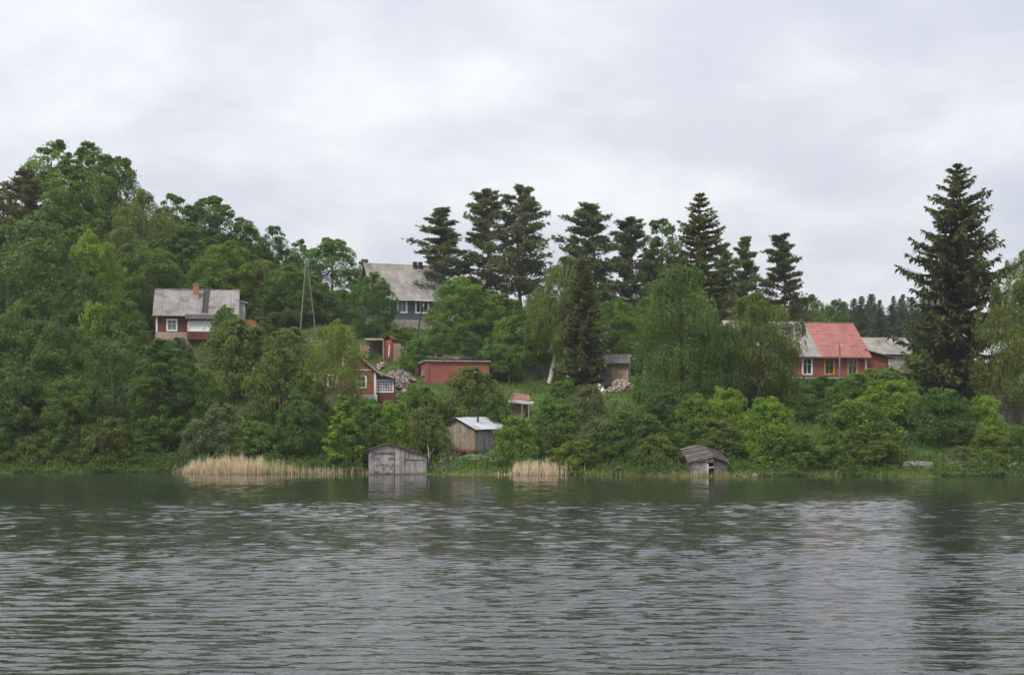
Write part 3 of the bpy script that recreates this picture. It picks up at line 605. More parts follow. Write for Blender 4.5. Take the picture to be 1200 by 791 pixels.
for s_ in (-1, 1):
    prism('roof', hB, 'slate_pale', [(0, -.45, AP + .02), (s_ * (WB + .75), -.45, EVB - .75 * sl_ + .02), (s_ * (WB + .75), -.45, EVB - .75 * sl_ + .14), (0, -.45, AP + .16)], (0, DB + .9, 0))
    prism('barge_board', hB, 'tan_board', [(0, -.50, AP - .08), (s_ * (WB + .8), -.50, EVB - .8 * sl_ - .08), (s_ * (WB + .8), -.50, EVB - .8 * sl_ + .13), (0, -.50, AP + .15)], (0, .045, 0))
# side porch
PW = 2.05; pe = EVB - .62
boxes('porch_base', hB, 'red_wall_dull', [(WB + .01, WB + PW, .35, 4.0, -1.5, bz + .95)])
prism('porch_wall', hB, 'red_wall', [(WB + .01, .4, bz + 2.32), (WB + PW, .4, bz + 2.32), (WB + PW, .4, pe - .35), (WB + .01, .4, pe + .3)], (0, .15, 0))
boxes('porch_side', hB, 'red_wall', [(WB + PW - .12, WB + PW, .55, 4.0, bz + .95, pe - .3)])
window(hB, WB + 1.05, .36, bz + 1.62, 1.62, 1.12, bars=(5, 3), fw=.13, name='porch_window', pane='glass_curtain')
prism('porch_roof', hB, 'slate_pale', [(WB + .02, -.1, pe + .42), (WB + PW + .55, -.1, pe - .42), (WB + PW + .55, -.1, pe - .30), (WB + .02, -.1, pe + .56)], (0, 4.6, 0))
piece('barge_board', hB, 'tan_board', (WB + 1.3, -.13, pe - .02), (2.75, .05, .16), (0, math.atan(.84 / 2.58), 0))

# ---- blue-grey house at the top
hC = empty('blue_grey_house', on(470, 190), R(20)); tag(hC, 'blue-grey log house with steep grey roof and white window frames below the pines', 'house')
bz = wz(381, 190) - hC.location.z
X0, X1, DEP, EV, RG = -3.6, 6.6, 8.6, bz + 4.1, bz + 8.6
boxes('foundation', hC, 'concrete', [(X0 - .06, X1 + .06, -.06, DEP, -2.0, bz + .75)])
wins = [(.15, bz + 2.55, 1.05, 1.45), (2.95, bz + 2.55, 1.55, 1.45), (-2.2, bz + 2.55, 1.05, 1.45)]
wall('wall', hC, 'blue_wall', X0, X1, 0, .22, bz + .75, EV, [hole(*q) for q in wins])
boxes('side_wall', hC, 'blue_wall', [(X0, X0 + .2, .22, DEP, bz + .75, EV), (X1 - .2, X1, .22, DEP, bz + .75, EV), (X0 + .2, X1 - .2, DEP - .2, DEP, bz + .75, EV)])
gable('gable', hC, 'blue_wall', 0, DEP, DEP / 2, EV, RG - .1, X0, .2); gable('gable', hC, 'blue_wall', 0, DEP, DEP / 2, EV, RG - .1, X1 - .2, .2)
for k, q in enumerate(wins): window(hC, q[0], 0, q[1], q[2], q[3], bars=(2 if q[2] > 1.2 else 1, 0), fw=.2, pane='glass_curtain' if k == 0 else 'glass')
run = (RG - EV) / (DEP / 2)
prism('roof', hC, 'dark_board', [(X0 - .5, -.5, EV - .5 * run), (X0 - .5, DEP / 2, RG), (X0 - .5, DEP + .5, EV - .5 * run), (X0 - .5, DEP + .5, EV - .5 * run - .14), (X0 - .5, DEP / 2, RG - .14), (X0 - .5, -.5, EV - .5 * run - .14)], (X1 - X0 + 1.0, 0, 0))
roof_sheets(hC, 'slate_pale', X0 - .55, X1 + .55, -.6, EV - .6 * run + .03, DEP / 2, RG + .03, 10, 5, seed=7)
roof_sheets(hC, 'slate_pale', X0 - .55, X1 + .55, DEP + .6, EV - .6 * run + .03, DEP / 2, RG + .03, 10, 5, seed=8, back=True)
piece('eave_board', hC, 'white_paint', ((X0 + X1) / 2, -.62, EV - .62 * run - .06), (X1 - X0 + 1.0, .06, .2))
for x in (3.1, 3.85): boxes('chimney', hC, 'soot', [(x - .26, x + .26, DEP / 2 - .6, DEP / 2 - .1, RG - .7, RG + .5)])

# ---- long house with the red roof on the right
hD = empty('red_roofed_house', on(941, 170), R(13)); tag(hD, 'long red house with half grey, half red roof and yellow-framed windows on the right', 'house')
bz = wz(446, 170) - hD.location.z
X0, X1, DEP, EV, RG = -8.2, 8.35, 8.8, bz + 3.35, bz + 7.35
boxes('foundation', hD, 'plinth_grey', [(X0 - .06, X1 + .06, -.06, DEP, -2.0, bz + .45)])
wins = [(.55, bz + 1.75, 1.0, 1.75, 'white_paint'), (3.45, bz + 1.75, 1.0, 1.7, 'yellow_paint'), (6.5, bz + 1.75, 1.0, 1.7, 'yellow_paint'), (-7.55, bz + 1.9, .5, 1.3, 'white_paint'), (-4.2, bz + 1.75, 1.0, 1.7, 'white_paint')]
wall('wall', hD, 'red_wall', X0, X1, 0, .22, bz + .45, EV, [hole(*q[:4]) for q in wins])
boxes('side_wall', hD, 'red_wall', [(X0, X0 + .2, .22, DEP, bz + .45, EV), (X1 - .2, X1, .22, DEP, bz + .45, EV), (X0 + .2, X1 - .2, DEP - .2, DEP, bz + .45, EV)])
gable('gable', hD, 'red_wall', 0, DEP, DEP / 2, EV, RG - .1, X0, .2); gable('gable', hD, 'red_wall', 0, DEP, DEP / 2, EV, RG - .1, X1 - .2, .2)
for k, q in enumerate(wins): window(hD, q[0], 0, q[1], q[2], q[3], frame=q[4], bars=(1, 1), fw=.2)
piece('corner_board', hD, 'white_paint', (X1 - .08, -.03, bz + 1.9), (.2, .08, 2.9))
run = (RG - EV) / (DEP / 2)
prism('roof', hD, 'dark_board', [(X0 - .4, -.45, EV - .45 * run), (X0 - .4, DEP / 2, RG), (X0 - .4, DEP + .45, EV - .45 * run), (X0 - .4, DEP + .45, EV - .45 * run - .12), (X0 - .4, DEP / 2, RG - .12), (X0 - .4, -.45, EV - .45 * run - .12)], (X1 - X0 + .75, 0, 0))
XM = 2.15
roof_sheets(hD, 'slate_grey', X0 - .45, XM, -.55, EV - .55 * run + .03, DEP / 2, RG + .03, 9, 4, seed=11)
roof_sheets(hD, 'red_sheet', XM + .04, X1 + .4, -.55, EV - .55 * run + .03, DEP / 2, RG + .03, 6, 3, waves=6, amp=.012, jit=.004, seed=12)
roof_sheets(hD, 'slate_grey', X0 - .45, X1 + .4, DEP + .55, EV - .55 * run + .03, DEP / 2, RG + .03, 14, 4, seed=13, back=True)
for f_ in (1 / 3, 2 / 3):
    ym = -.55 + f_ * (DEP / 2 + .55); zm_ = EV - .55 * run + .03 + f_ * (RG - EV + .55 * run)
    piece('lap_strip', hD, 'lap_paint', ((XM + X1 + .4) / 2, ym - .06, zm_ + .075), (X1 + .36 - XM, .12, .012), (math.atan(run), 0, 0))
for k in range(11): 
    xk = XM + .1 + k * (X1 + .3 - XM) / 10; lnr = math.hypot(DEP / 2 + .5, RG - EV + .5 * run)
    piece('roof_seam', hD, 'red_sheet', (xk, (DEP / 2 - .5) / 2, (RG + EV - .5 * run) / 2 + .085), (.05, lnr, .05), (math.atan(run), 0, 0))
boxes('ridge_cap', hD, 'tan_board', [(XM, X1 + .4, DEP / 2 - .14, DEP / 2 + .14, RG + .05, RG + .11)])
piece('eave_board', hD, 'red_wall', ((X0 + X1) / 2, -.56, EV - .56 * run - .05), (X1 - X0 + .7, .06, .16))
prism('barge_board', hD, 'rust', [(X1 + .36, -.5, EV - .5 * run - .12), (X1 + .36, DEP / 2, RG - .12), (X1 + .36, DEP / 2, RG + .06), (X1 + .36, -.5, EV - .5 * run + .06)], (.05, 0, 0))
# lean-to at the right gable
LW = 3.55
prism('annex_wall', hD, 'red_wall', [(X1 + .01, .8, -2), (X1 + LW, .8, -2), (X1 + LW, .8, EV - .55), (X1 + .01, .8, EV + .35)], (0, 5.0, 0))
prism('annex_roof', hD, 'black_felt', [(X1 + .01, .3, EV + .42), (X1 + LW + .5, .3, EV - .55), (X1 + LW + .5, .3, EV - .42), (X1 + .01, .3, EV + .55)], (0, 6.0, 0))
piece('annex_corner_board', hD, 'white_paint', (X1 + LW - .1, .77, bz + 1.6), (.22, .07, 2.4))
# grey shed behind it
o = empty('grey_shed', on(1044, 184), R(8)); tag(o, 'shed with patched grey corrugated roof behind the red lean-to on the right', 'shed')
bz = wz(440, 184) - o.location.z; ev = wz(414, 183) - o.location.z; rg = wz(396, 187) - o.location.z
boxes('wall', o, 'old_board', [(-3.4, 3.0, 0, 6.0, -1.5, ev)])
prism('roof', o, 'dark_board', [(-3.7, -.3, ev - .1), (-3.7, 3.2, rg - .06), (-3.7, 6.4, ev - .1), (-3.7, 6.4, ev - .2), (-3.7, 3.2, rg - .16), (-3.7, -.3, ev - .2)], (7.1, 0, 0))
roof_sheets(o, 'slate_pale', -3.75, 3.45, -.4, ev - .1, 3.2, rg, 7, 3, seed=21, jit=.05)
roof_sheets(o, 'slate_pale', -3.75, 3.45, 6.5, ev - .1, 3.2, rg, 7, 3, seed=22, jit=.05, back=True)
piece('roof_vent', o, 'white_paint', (1.4, 3.1, rg + .2), (.2, .2, .3))

# ---- red brick garage
hE = empty('brick_garage', on(499, 160), R(10)); tag(hE, 'flat-roofed red garage with boards piled on its roof in the middle of the slope', 'garage')
bz = wz(452, 160) - hE.location.z; tz = wz(423.5, 160) - hE.location.z; GL, GD = 7.3, 5.2
wall('wall', hE, 'red_brick', 0, GL, 0, .3, -2.0, tz)
boxes('side_wall', hE, 'red_brick', [(0, .3, .3, GD, -2.0, tz - .02), (GL - .3, GL, .3, GD, -2.0, tz - .02), (.3, GL - .3, GD - .3, GD, -2.0, tz - .02)])
piece('pilaster', hE, 'red_brick', (.17, -.05, tz / 2 - 1.0), (.36, .1, tz + 1.9))
boxes('roof', hE, 'tan_board', [(-.2, GL + .2, -.25, GD + .2, tz, tz + .13)]); boxes('roof_felt', hE, 'black_felt', [(-.1, GL + .1, -.12, GD + .1, tz + .13, tz + .18)])
vt = boxes('side_hatch', hE, 'old_board', [(-.08, 0, 1.0, 3.9, tz - 1.55, tz - .95)])
for k in range(3): piece('slat', vt, 'old_board', (-.1, 2.45, tz - 1.45 + k * .2), (.04, 2.9, .16))
piece('roof_beam', hE, 'dark_board', (1.2, .7, tz + .55), (.14, .14, .8))
r_ = random.Random(5)
pil = empty('board_pile', (0, 0, 0)); pil.location = hE.matrix_basis @ Vector((2.6, 1.2, tz + .18)); pil.rotation_euler = (0, 0, R(10)); tag(pil, 'heap of dark boards and roofing scraps on the red garage roof', 'board pile')
for k in range(16):
    piece('board', pil, r_.choice(['dark_board', 'black_felt', 'dark_board', 'old_board']), (r_.uniform(-1.5, 2.2), r_.uniform(-.6, 1.0), .08 + .045 * k * (1 if k < 12 else .8)), (r_.uniform(1.2, 3.4), r_.uniform(.15, .5), .05), (r_.uniform(-.03, .03), r_.uniform(-.02, .13), r_.uniform(-.3, .3)))
piece('board', pil, 'tan_board', (.75, -.75, .32), (1.1, .1, .3), (0, .1, 0))
o = empty('small_chimney', on(489, 166.8)); tag(o, 'short brick chimney stub at the left end of the red garage', 'chimney'); zt = wz(415, 166.8) - o.location.z
for k in range(int(zt / .2)): 
    for s_ in (-1, 1): piece('brick', o, 'brick_orange', (.13 * s_ + .02 * (k % 2), 0, .1 + k * .2), (.25, .4, .185))

# ---- tin-roofed hut near the shore
hF = empty('wooden_hut', at(556, 530, 138.5), R(-31)); hF.location.z = H(hF.location.x, 138.5); tag(hF, 'tan wooden hut with pale tin roof and stovepipe near the shore', 'hut')
bz = wz(530, 138.5) - hF.location.z; W_, D_, ev, ap = 4.0, 5.4, bz + 2.35, bz + 3.35
for k in range(20):           # vertical boards of the gable end (local x from -W_ to 0)
    xa, xb = -W_ + k * W_ / 20 + .006, -W_ + (k + 1) * W_ / 20 - .006; za = lambda x: ap - abs(x + W_ / 2) * (ap - ev) / (W_ / 2)
    prism('board', hF, 'tan_board', [(xa, 0, bz + .3), (xb, 0, bz + .3), (xb, 0, za(xb)), (xa, 0, za(xa))], (0, .05 + .012 * (k % 2), 0))
for k in range(22):           # boards of the long side
    ya, yb = .06 + k * D_ / 22 + .006, .06 + (k + 1) * D_ / 22 - .006; up = -.25 if yb > 4.2 else 0
    prism('board', hF, 'old_board' if k < 17 else 'tan_board', [(0, ya, bz + .2), (0, yb, bz + .2), (0, yb, ev + up), (0, ya, ev + up)], (-.05 - .012 * (k % 2), 0, 0))
boxes('back_wall', hF, 'old_board', [(-W_, -W_ + .06, .1, D_, bz + .2, ev), (-W_ + .06, -.08, D_, D_ + .06, bz + .2, ev)])
piece('corner_board', hF, 'tan_plaster', (-.12, -.03, bz + 1.28), (.36, .05, 2.2)); piece('sill_beam', hF, 'red_wall', (-W_ / 2, -.04, bz + .18), (W_ + .1, .14, .26)); piece('sill_beam', hF, 'dark_board', (-.05, D_ / 2, bz + .08), (.14, D_, .24))
for x in (-W_ + .2, -W_ / 2, -.2): piece('foundation_post', hF, 'stone', (x, .15, bz - .3), (.3, .3, .7))
rs = (ap - ev) / (W_ / 2)
for s_ in (-1, 1):
    prism('roof_deck', hF, 'dark_board', [(-W_ / 2, -.3, ap), (-W_ / 2 + s_ * (W_ / 2 + .35), -.3, ev - .35 * rs), (-W_ / 2 + s_ * (W_ / 2 + .35), -.3, ev - .35 * rs + .07), (-W_ / 2, -.3, ap + .07)], (0, D_ + .6, .12))
for k in range(5):            # tin sheets on the lake-side slope
    a_, b_ = -.38 + k * (D_ + .8) / 5, -.38 + (k + 1) * (D_ + .8) / 5 + .05; z_ = .085 + .014 * (k % 2) + .12 * (a_ + .3) / 6; st = .0 if k < 3 else .28
    prism('tin_sheet', hF, 'zinc', [(-W_ / 2 - .02, a_, ap + z_), (.42 + st, a_, ev - (.42 + st) * rs + z_), (.42 + st, b_, ev - (.42 + st) * rs + z_ + .02), (-W_ / 2 - .02, b_, ap + z_ + .02)], (0, 0, .012))
for k in range(4): prism('tin_sheet', hF, 'slate_pale', [(-W_ / 2, -.38 + k * 1.55, ap + .10), (-W_ - .42, -.38 + k * 1.55, ev - .42 * rs + .10), (-W_ - .42, 1.2 + k * 1.55, ev - .42 * rs + .11), (-W_ / 2, 1.2 + k * 1.55, ap + .11)], (0, 0, .015))
V, Qd = tube([(-1.0, 2.2, ev + .3), (-1.0, 2.2, ap + 1.25)], .10, 8); sp_ = link('stovepipe', fast_mesh('stovepipe', V, Qd, 'soot', smooth=True), hF)
V, Qd = tube([(-1.0, 2.2, ap + 1.25), (-1.0, 2.2, ap + 1.32)], .15, 8); link('pipe_cap', fast_mesh('pipe_cap', V, Qd, 'soot'), sp_)

# ---- grey boathouse in the water, left
hG = empty('boathouse', (wx(432.5, 129.3), 129.3, 0), R(6)); tag(hG, 'weathered grey plank boathouse with wide doors standing in the water', 'boathouse')
s_ = 129.3 / F; WL, WR, DG = 41 * s_, 26.2 * s_, 5.0
zl, za, zm, zr_ = (556 - 527.5) * s_, (556 - 520.3) * s_, (556 - 525.3) * s_, (556 - 534) * s_; xa_ = 20.5 * s_
topz = lambda x: np.interp(x, [0, xa_, WL], [zl, za, zm]) if x <= WL else np.interp(x, [WL, WL + WR], [zm - .12, zr_])
r_ = random.Random(9)
def planks(parent, mat, x0, x1, z0, ztop, y, n, name='plank'):
    for k in range(n):
        a_, b_ = x0 + (x1 - x0) * k / n + .008, x0 + (x1 - x0) * (k + 1) / n - .008; yo = y - r_.uniform(0, .025); zb = z0 + r_.uniform(-.04, .06)
        prism(name, parent, mat, [(a_, yo, zb), (b_, yo, zb), (b_, yo, ztop(b_)), (a_, yo, ztop(a_))], (0, .035, 0))
boxes('inner_wall', hG, 'dark_board', [(.05, WL, .06, .1, -.4, zl - .05), (WL, WL + WR - .02, .06, .1, -.4, zr_ - .05)])
planks(hG, 'old_board', 0, .42, .08, topz, 0, 2); planks(hG, 'old_board', WL - .85, WL, .08, topz, 0, 4)
lint = 1.98
planks(hG, 'old_board', .42, WL - .85, lint + .05, topz, -.02, 9)
dr = boxes('boat_door', hG, 'old_board', [(.46, WL - .9, .0, .05, .14, lint)])
for k in range(10):
    a_ = .47 + k * (WL - 1.38) / 10; piece('plank', dr, 'old_board', (a_ + .1, -.02, (.14 + lint) / 2), ((WL - 1.38) / 10 - .015, .035 + .008 * (k % 2), lint - .16))
for z, x0_, x1_ in ((lint - .06, .46, WL - .9), (1.48, .46, .98), (1.48, WL - 1.42, WL - .9), (.92, .6, 1.75), (.3, .46, .95)): piece('rail', dr, 'dark_board' if z != .92 else 'old_board', ((x0_ + x1_) / 2, -.06, z), (x1_ - x0_, .04, .1))
planks(hG, 'old_board', WL + .03, WL + WR - .1, .1, lambda x: 1.32, 0, 12); planks(hG, 'old_board', WL + .03, WL + WR - .1, 1.36, lambda x: topz(x), -.01, 12)
piece('rail', hG, 'dark_board', (WL + WR / 2, -.035, 1.34), (WR - .1, .03, .07))
for x, h_ in ((.1, zl), (WL - .05, zm - .2), (WL - .5, 1.0), (WL + WR - .05, zr_)): piece('post', hG, 'old_board', (x, -.05, h_ / 2 - .05), (.13, .05, h_ + .1))
piece('sill_beam', hG, 'dark_board', ((WL + WR) / 2, -.02, .05), (WL + WR, .14, .14))
for k in range(16): piece('plank', hG, 'old_board', (-.02, .16 + k * DG / 16, zl / 2 - .05), (.035, DG / 16 - .02, zl + .05 + .1 * math.sin(k * 7)))
boxes('side_wall', hG, 'old_board', [(WL + WR - .05, WL + WR, .1, DG, -.3, zr_ - .03), (0.05, WL + WR - .05, DG - .05, DG, -.3, zr_ - .1)])
for (p0, p1) in (((-.22, zl - .08), (xa_, za)), ((xa_, za), (WL + .1, zm - .04)), ((WL - .05, zm - .12), (WL + WR + .15, zr_ - .05))):
    prism('roof', hG, 'black_felt', [(p0[0], -.22, p0[1] + .01), (p1[0], -.22, p1[1] + .01), (p1[0], -.22, p1[1] + .075), (p0[0], -.22, p0[1] + .075)], (0, DG + .4, 0))

# ---- collapsing boathouse, right
hH = empty('boathouse', (wx(810, 123.2), 123.2, 0), R(3)); tag(hH, 'small collapsing boathouse with dark sagging plank roof and open hatch', 'boathouse')
s_ = 123.2 / F; WL = 43 * s_; zl, za, zr_ = (559 - 541.5) * s_, (559 - 536.5) * s_, (559 - 542.5) * s_; xa_ = 26 * s_; DG = 6.0; up = 1.0; sh = .32
topz = lambda x: float(np.interp(x, [0, xa_, WL], [zl, za, zr_]))
ox0, ox1 = 19.5 * s_, 26.5 * s_
planks(hH, 'old_board', 0, ox0, -.05, lambda x: zl - .08, 0, 7); planks(hH, 'old_board', 0, ox1, zl - .04, topz, -.01, 8); planks(hH, 'dark_board', ox1, WL, -.05, topz, .02, 8)
piece('hatch_bar', hH, 'old_board', ((ox0 + ox1) / 2, -.03, .82), (ox1 - ox0 + .1, .04, .14), (0, -.05, 0)); piece('hatch_frame', hH, 'white_paint', (ox0 + .02, -.04, .62), (.07, .05, 1.0))
for k in range(14):
    y_ = .1 + k * DG / 14; zt = zr_ + up * y_ / DG - .05; prism('plank', hH, 'dark_board', [(WL + sh * y_ / DG, y_, -.1), (WL + sh * (y_ + .41) / DG, y_ + .41, -.1), (WL + sh * (y_ + .41) / DG, y_ + .41, zt + .07), (WL + sh * y_ / DG, y_, zt)], (.035, 0, 0))
    zt = zl + up * y_ / DG - .05; prism('plank', hH, 'dark_board', [(0 + sh * y_ / DG, y_, -.1), (sh * (y_ + .41) / DG, y_ + .41, -.1), (sh * (y_ + .41) / DG, y_ + .41, zt + .07), (sh * y_ / DG, y_, zt)], (.035, 0, 0))
boxes('back_wall', hH, 'dark_board', [(sh, WL + sh, DG, DG + .05, -.2, zl + up - .1)])
for k in range(13):           # roof boards run across, overlapping and uneven, on both slopes
    for (xa2, z_a, xb2, z_b) in ((xa_, za, -.22, zl - .1), (xa_, za, WL + .2, zr_ - .08)):
        y_ = -.25 + k * (DG + .4) / 13; y2 = y_ + (DG + .4) / 13 + .1; l0 = .03 + .035 * (k % 2) + r_.uniform(0, .04); o0, o1 = sh * y_ / DG, sh * y2 / DG
        u0, u1 = up * max(y_, -.2) / DG, up * y2 / DG; e_ = r_.uniform(-.12, .08)
        prism('roof_board', hH, 'dark_board', [(xa2 + o0, y_, z_a + u0 + l0 + .05), (xb2 + o0 + e_, y_, z_b + u0 + l0 + .05), (xb2 + o1 + e_, y2, z_b + u1 + l0), (xa2 + o1, y2, z_a + u1 + l0)], (0, 0, .035))

# ---- stone shed with dark roof in the clearing
hI = empty('stone_shed', on(718, 161), R(-4)); tag(hI, 'small tan shed with dark flat roof in the clearing, rubble in front', 'shed')
bz = wz(457, 161) - hI.location.z; s_ = 161 / F
x0, xm, x1 = -16 * s_, -2 * s_, 18 * s_; zt = bz + (457 - 427) * s_
boxes('front_wall', hI, 'tan_plaster', [(xm, x1, 0, .2, -1, zt)]); boxes('side_wall', hI, 'tan_plaster', [(x1 - .2, x1, .2, 3.5, -1, zt), (x0, x0 + .2, .5, 3.5, -1, zt), (x0 + .2, x1 - .2, 3.3, 3.5, -1, zt)])
db = boxes('door', hI, 'old_board', [(x0 + .2, xm, .35, .4, -.6, zt)])
for k in range(5): piece('plank', db, 'old_board', (x0 + .36 + k * .24, .33, zt / 2 - .2), (.21, .04, zt + .3))
prism('roof', hI, 'black_felt', [(x0 - .3, -.45, zt + .02), (x1 + .15, -.45, zt + .02), (x1 + .2, 3.8, zt + 1.25), (x0 - .25, 3.8, zt + 1.25)], (0, 0, .1))
for k in range(9): piece('roof_board', hI, 'dark_board', (x0 + .05 + k * .42, 1.65, zt + .72 + .02 * (k % 2)), (.38, 4.3, .05), (math.atan(1.23 / 4.25), 0, r_.uniform(-.03, .03)))
piece('corner_board', hI, 'old_board', (x1 - .04, -.03, zt / 2), (.13, .06, zt))

# ---- brown lean-to with a plank canopy, near the hut
o = empty('lean_to', on(606, 149), R(-6)); tag(o, 'small brown lean-to with reddish roof and a plank canopy between bushes', 'shed'); s_ = 149 / F
z0 = wz(490, 149) - o.location.z; 
boxes('wall', o, 'tan_plaster', [(-1.0, .9, .4, .5, -.6, z0 + 1.5)]); boxes('lower_wall', o, 'old_board', [(-1.15, 1.3, .25, .39, -.6, z0 + .1)])
prism('canopy', o, 'old_board', [(-1.0, -.3, z0 + 1.62), (1.7, -.3, z0 + 1.38), (1.7, -.3, z0 + 1.5), (-1.0, -.3, z0 + 1.74)], (0, 1.5, .3))
prism('roof', o, 'brown_sheet', [(-.7, .9, z0 + 1.75), (1.35, .9, z0 + 1.8), (1.1, 2.4, z0 + 2.45), (-.9, 2.4, z0 + 2.75)], (0, 0, .08))
for x in (.55, 1.25): piece('post', o, 'old_board', (x, -.15, z0 + .5), (.14, .14, 1.9))
boxes('back_wall', o, 'tan_board', [(-.9, 1.1, 2.1, 2.3, -.6, z0 + 2.3)])

# ---- woodshed and red privy above the gabled house
o = empty('woodshed', on(439, 171), 0); tag(o, 'open dark woodshed with a pale plank edge above the gabled red house', 'shed'); s_ = 171 / F
zt = wz(398.5, 171) - o.location.z
boxes('back_wall', o, 'black_felt', [(-1.2, 1.2, 1.5, 1.6, -.5, zt)]); prism('roof', o, 'tan_board', [(-1.15, -.2, zt), (1.25, -.2, zt - .04), (1.25, 1.8, zt + .2), (-1.15, 1.8, zt + .24)], (0, 0, .09))
for x in (-1.05, 1.05): piece('post', o, 'dark_board', (x, 0, zt / 2 - .25), (.12, .12, zt + .5))
for k in range(6): piece('plank', o, 'dark_board', (-.9 + k * .36, 1.4, zt / 2 - .2), (.3, .05, zt + .2))
o = empty('privy', on(455, 170), R(-14)); tag(o, 'narrow dull red privy beside the open woodshed', 'hut'); zt = wz(398, 170) - o.location.z
boxes('wall', o, 'red_wall_dull', [(-.52, .52, 0, 1.1, -.4, zt)]); piece('door', o, 'red_wall', (.1, -.03, zt / 2), (.62, .05, zt - .25)); piece('door_board', o, 'white_paint', (.12, -.07, zt / 2 - .1), (.1, .03, zt * .55), (0, .08, 0))
prism('roof', o, 'red_wall_dull', [(-.62, -.15, zt), (0, -.15, zt + .45), (.62, -.15, zt), (.62, -.15, zt + .06), (0, -.15, zt + .52), (-.62, -.15, zt + .06)], (0, 1.4, 0)); piece('side_post', o, 'tan_board', (-.6, -.03, zt / 2), (.12, .1, zt))
o = empty('plank_screen', on(464.5, 170)); tag(o, 'short pale plank screen right of the red privy', 'fence'); zt = wz(402, 170) - o.location.z
for k in range(4): piece('plank', o, 'tan_plaster', (-.36 + k * .26, 0, zt / 2 - .2), (.23, .04, zt + .3 + .04 * math.sin(k * 5)))
piece('rail', o, 'old_board', (0, .045, zt * .8), (1.2, .05, .1))
o = empty('yellow_hut', on(554.5, 168)); tag(o, 'narrow yellowish hut with thin white roof among trees behind the red garage', 'hut'); zt = wz(398.5, 168) - o.location.z
boxes('wall', o, 'tan_plaster', [(-.5, .2, 0, .9, -.4, zt)]); piece('door', o, 'tan_board', (-.22, -.02, zt / 2), (.36, .04, zt - .3)); prism('roof', o, 'white_paint', [(-.75, -.2, zt), (.5, -.2, zt + .14), (.5, -.2, zt + .22), (-.75, -.2, zt + .08)], (0, 1.3, 0))

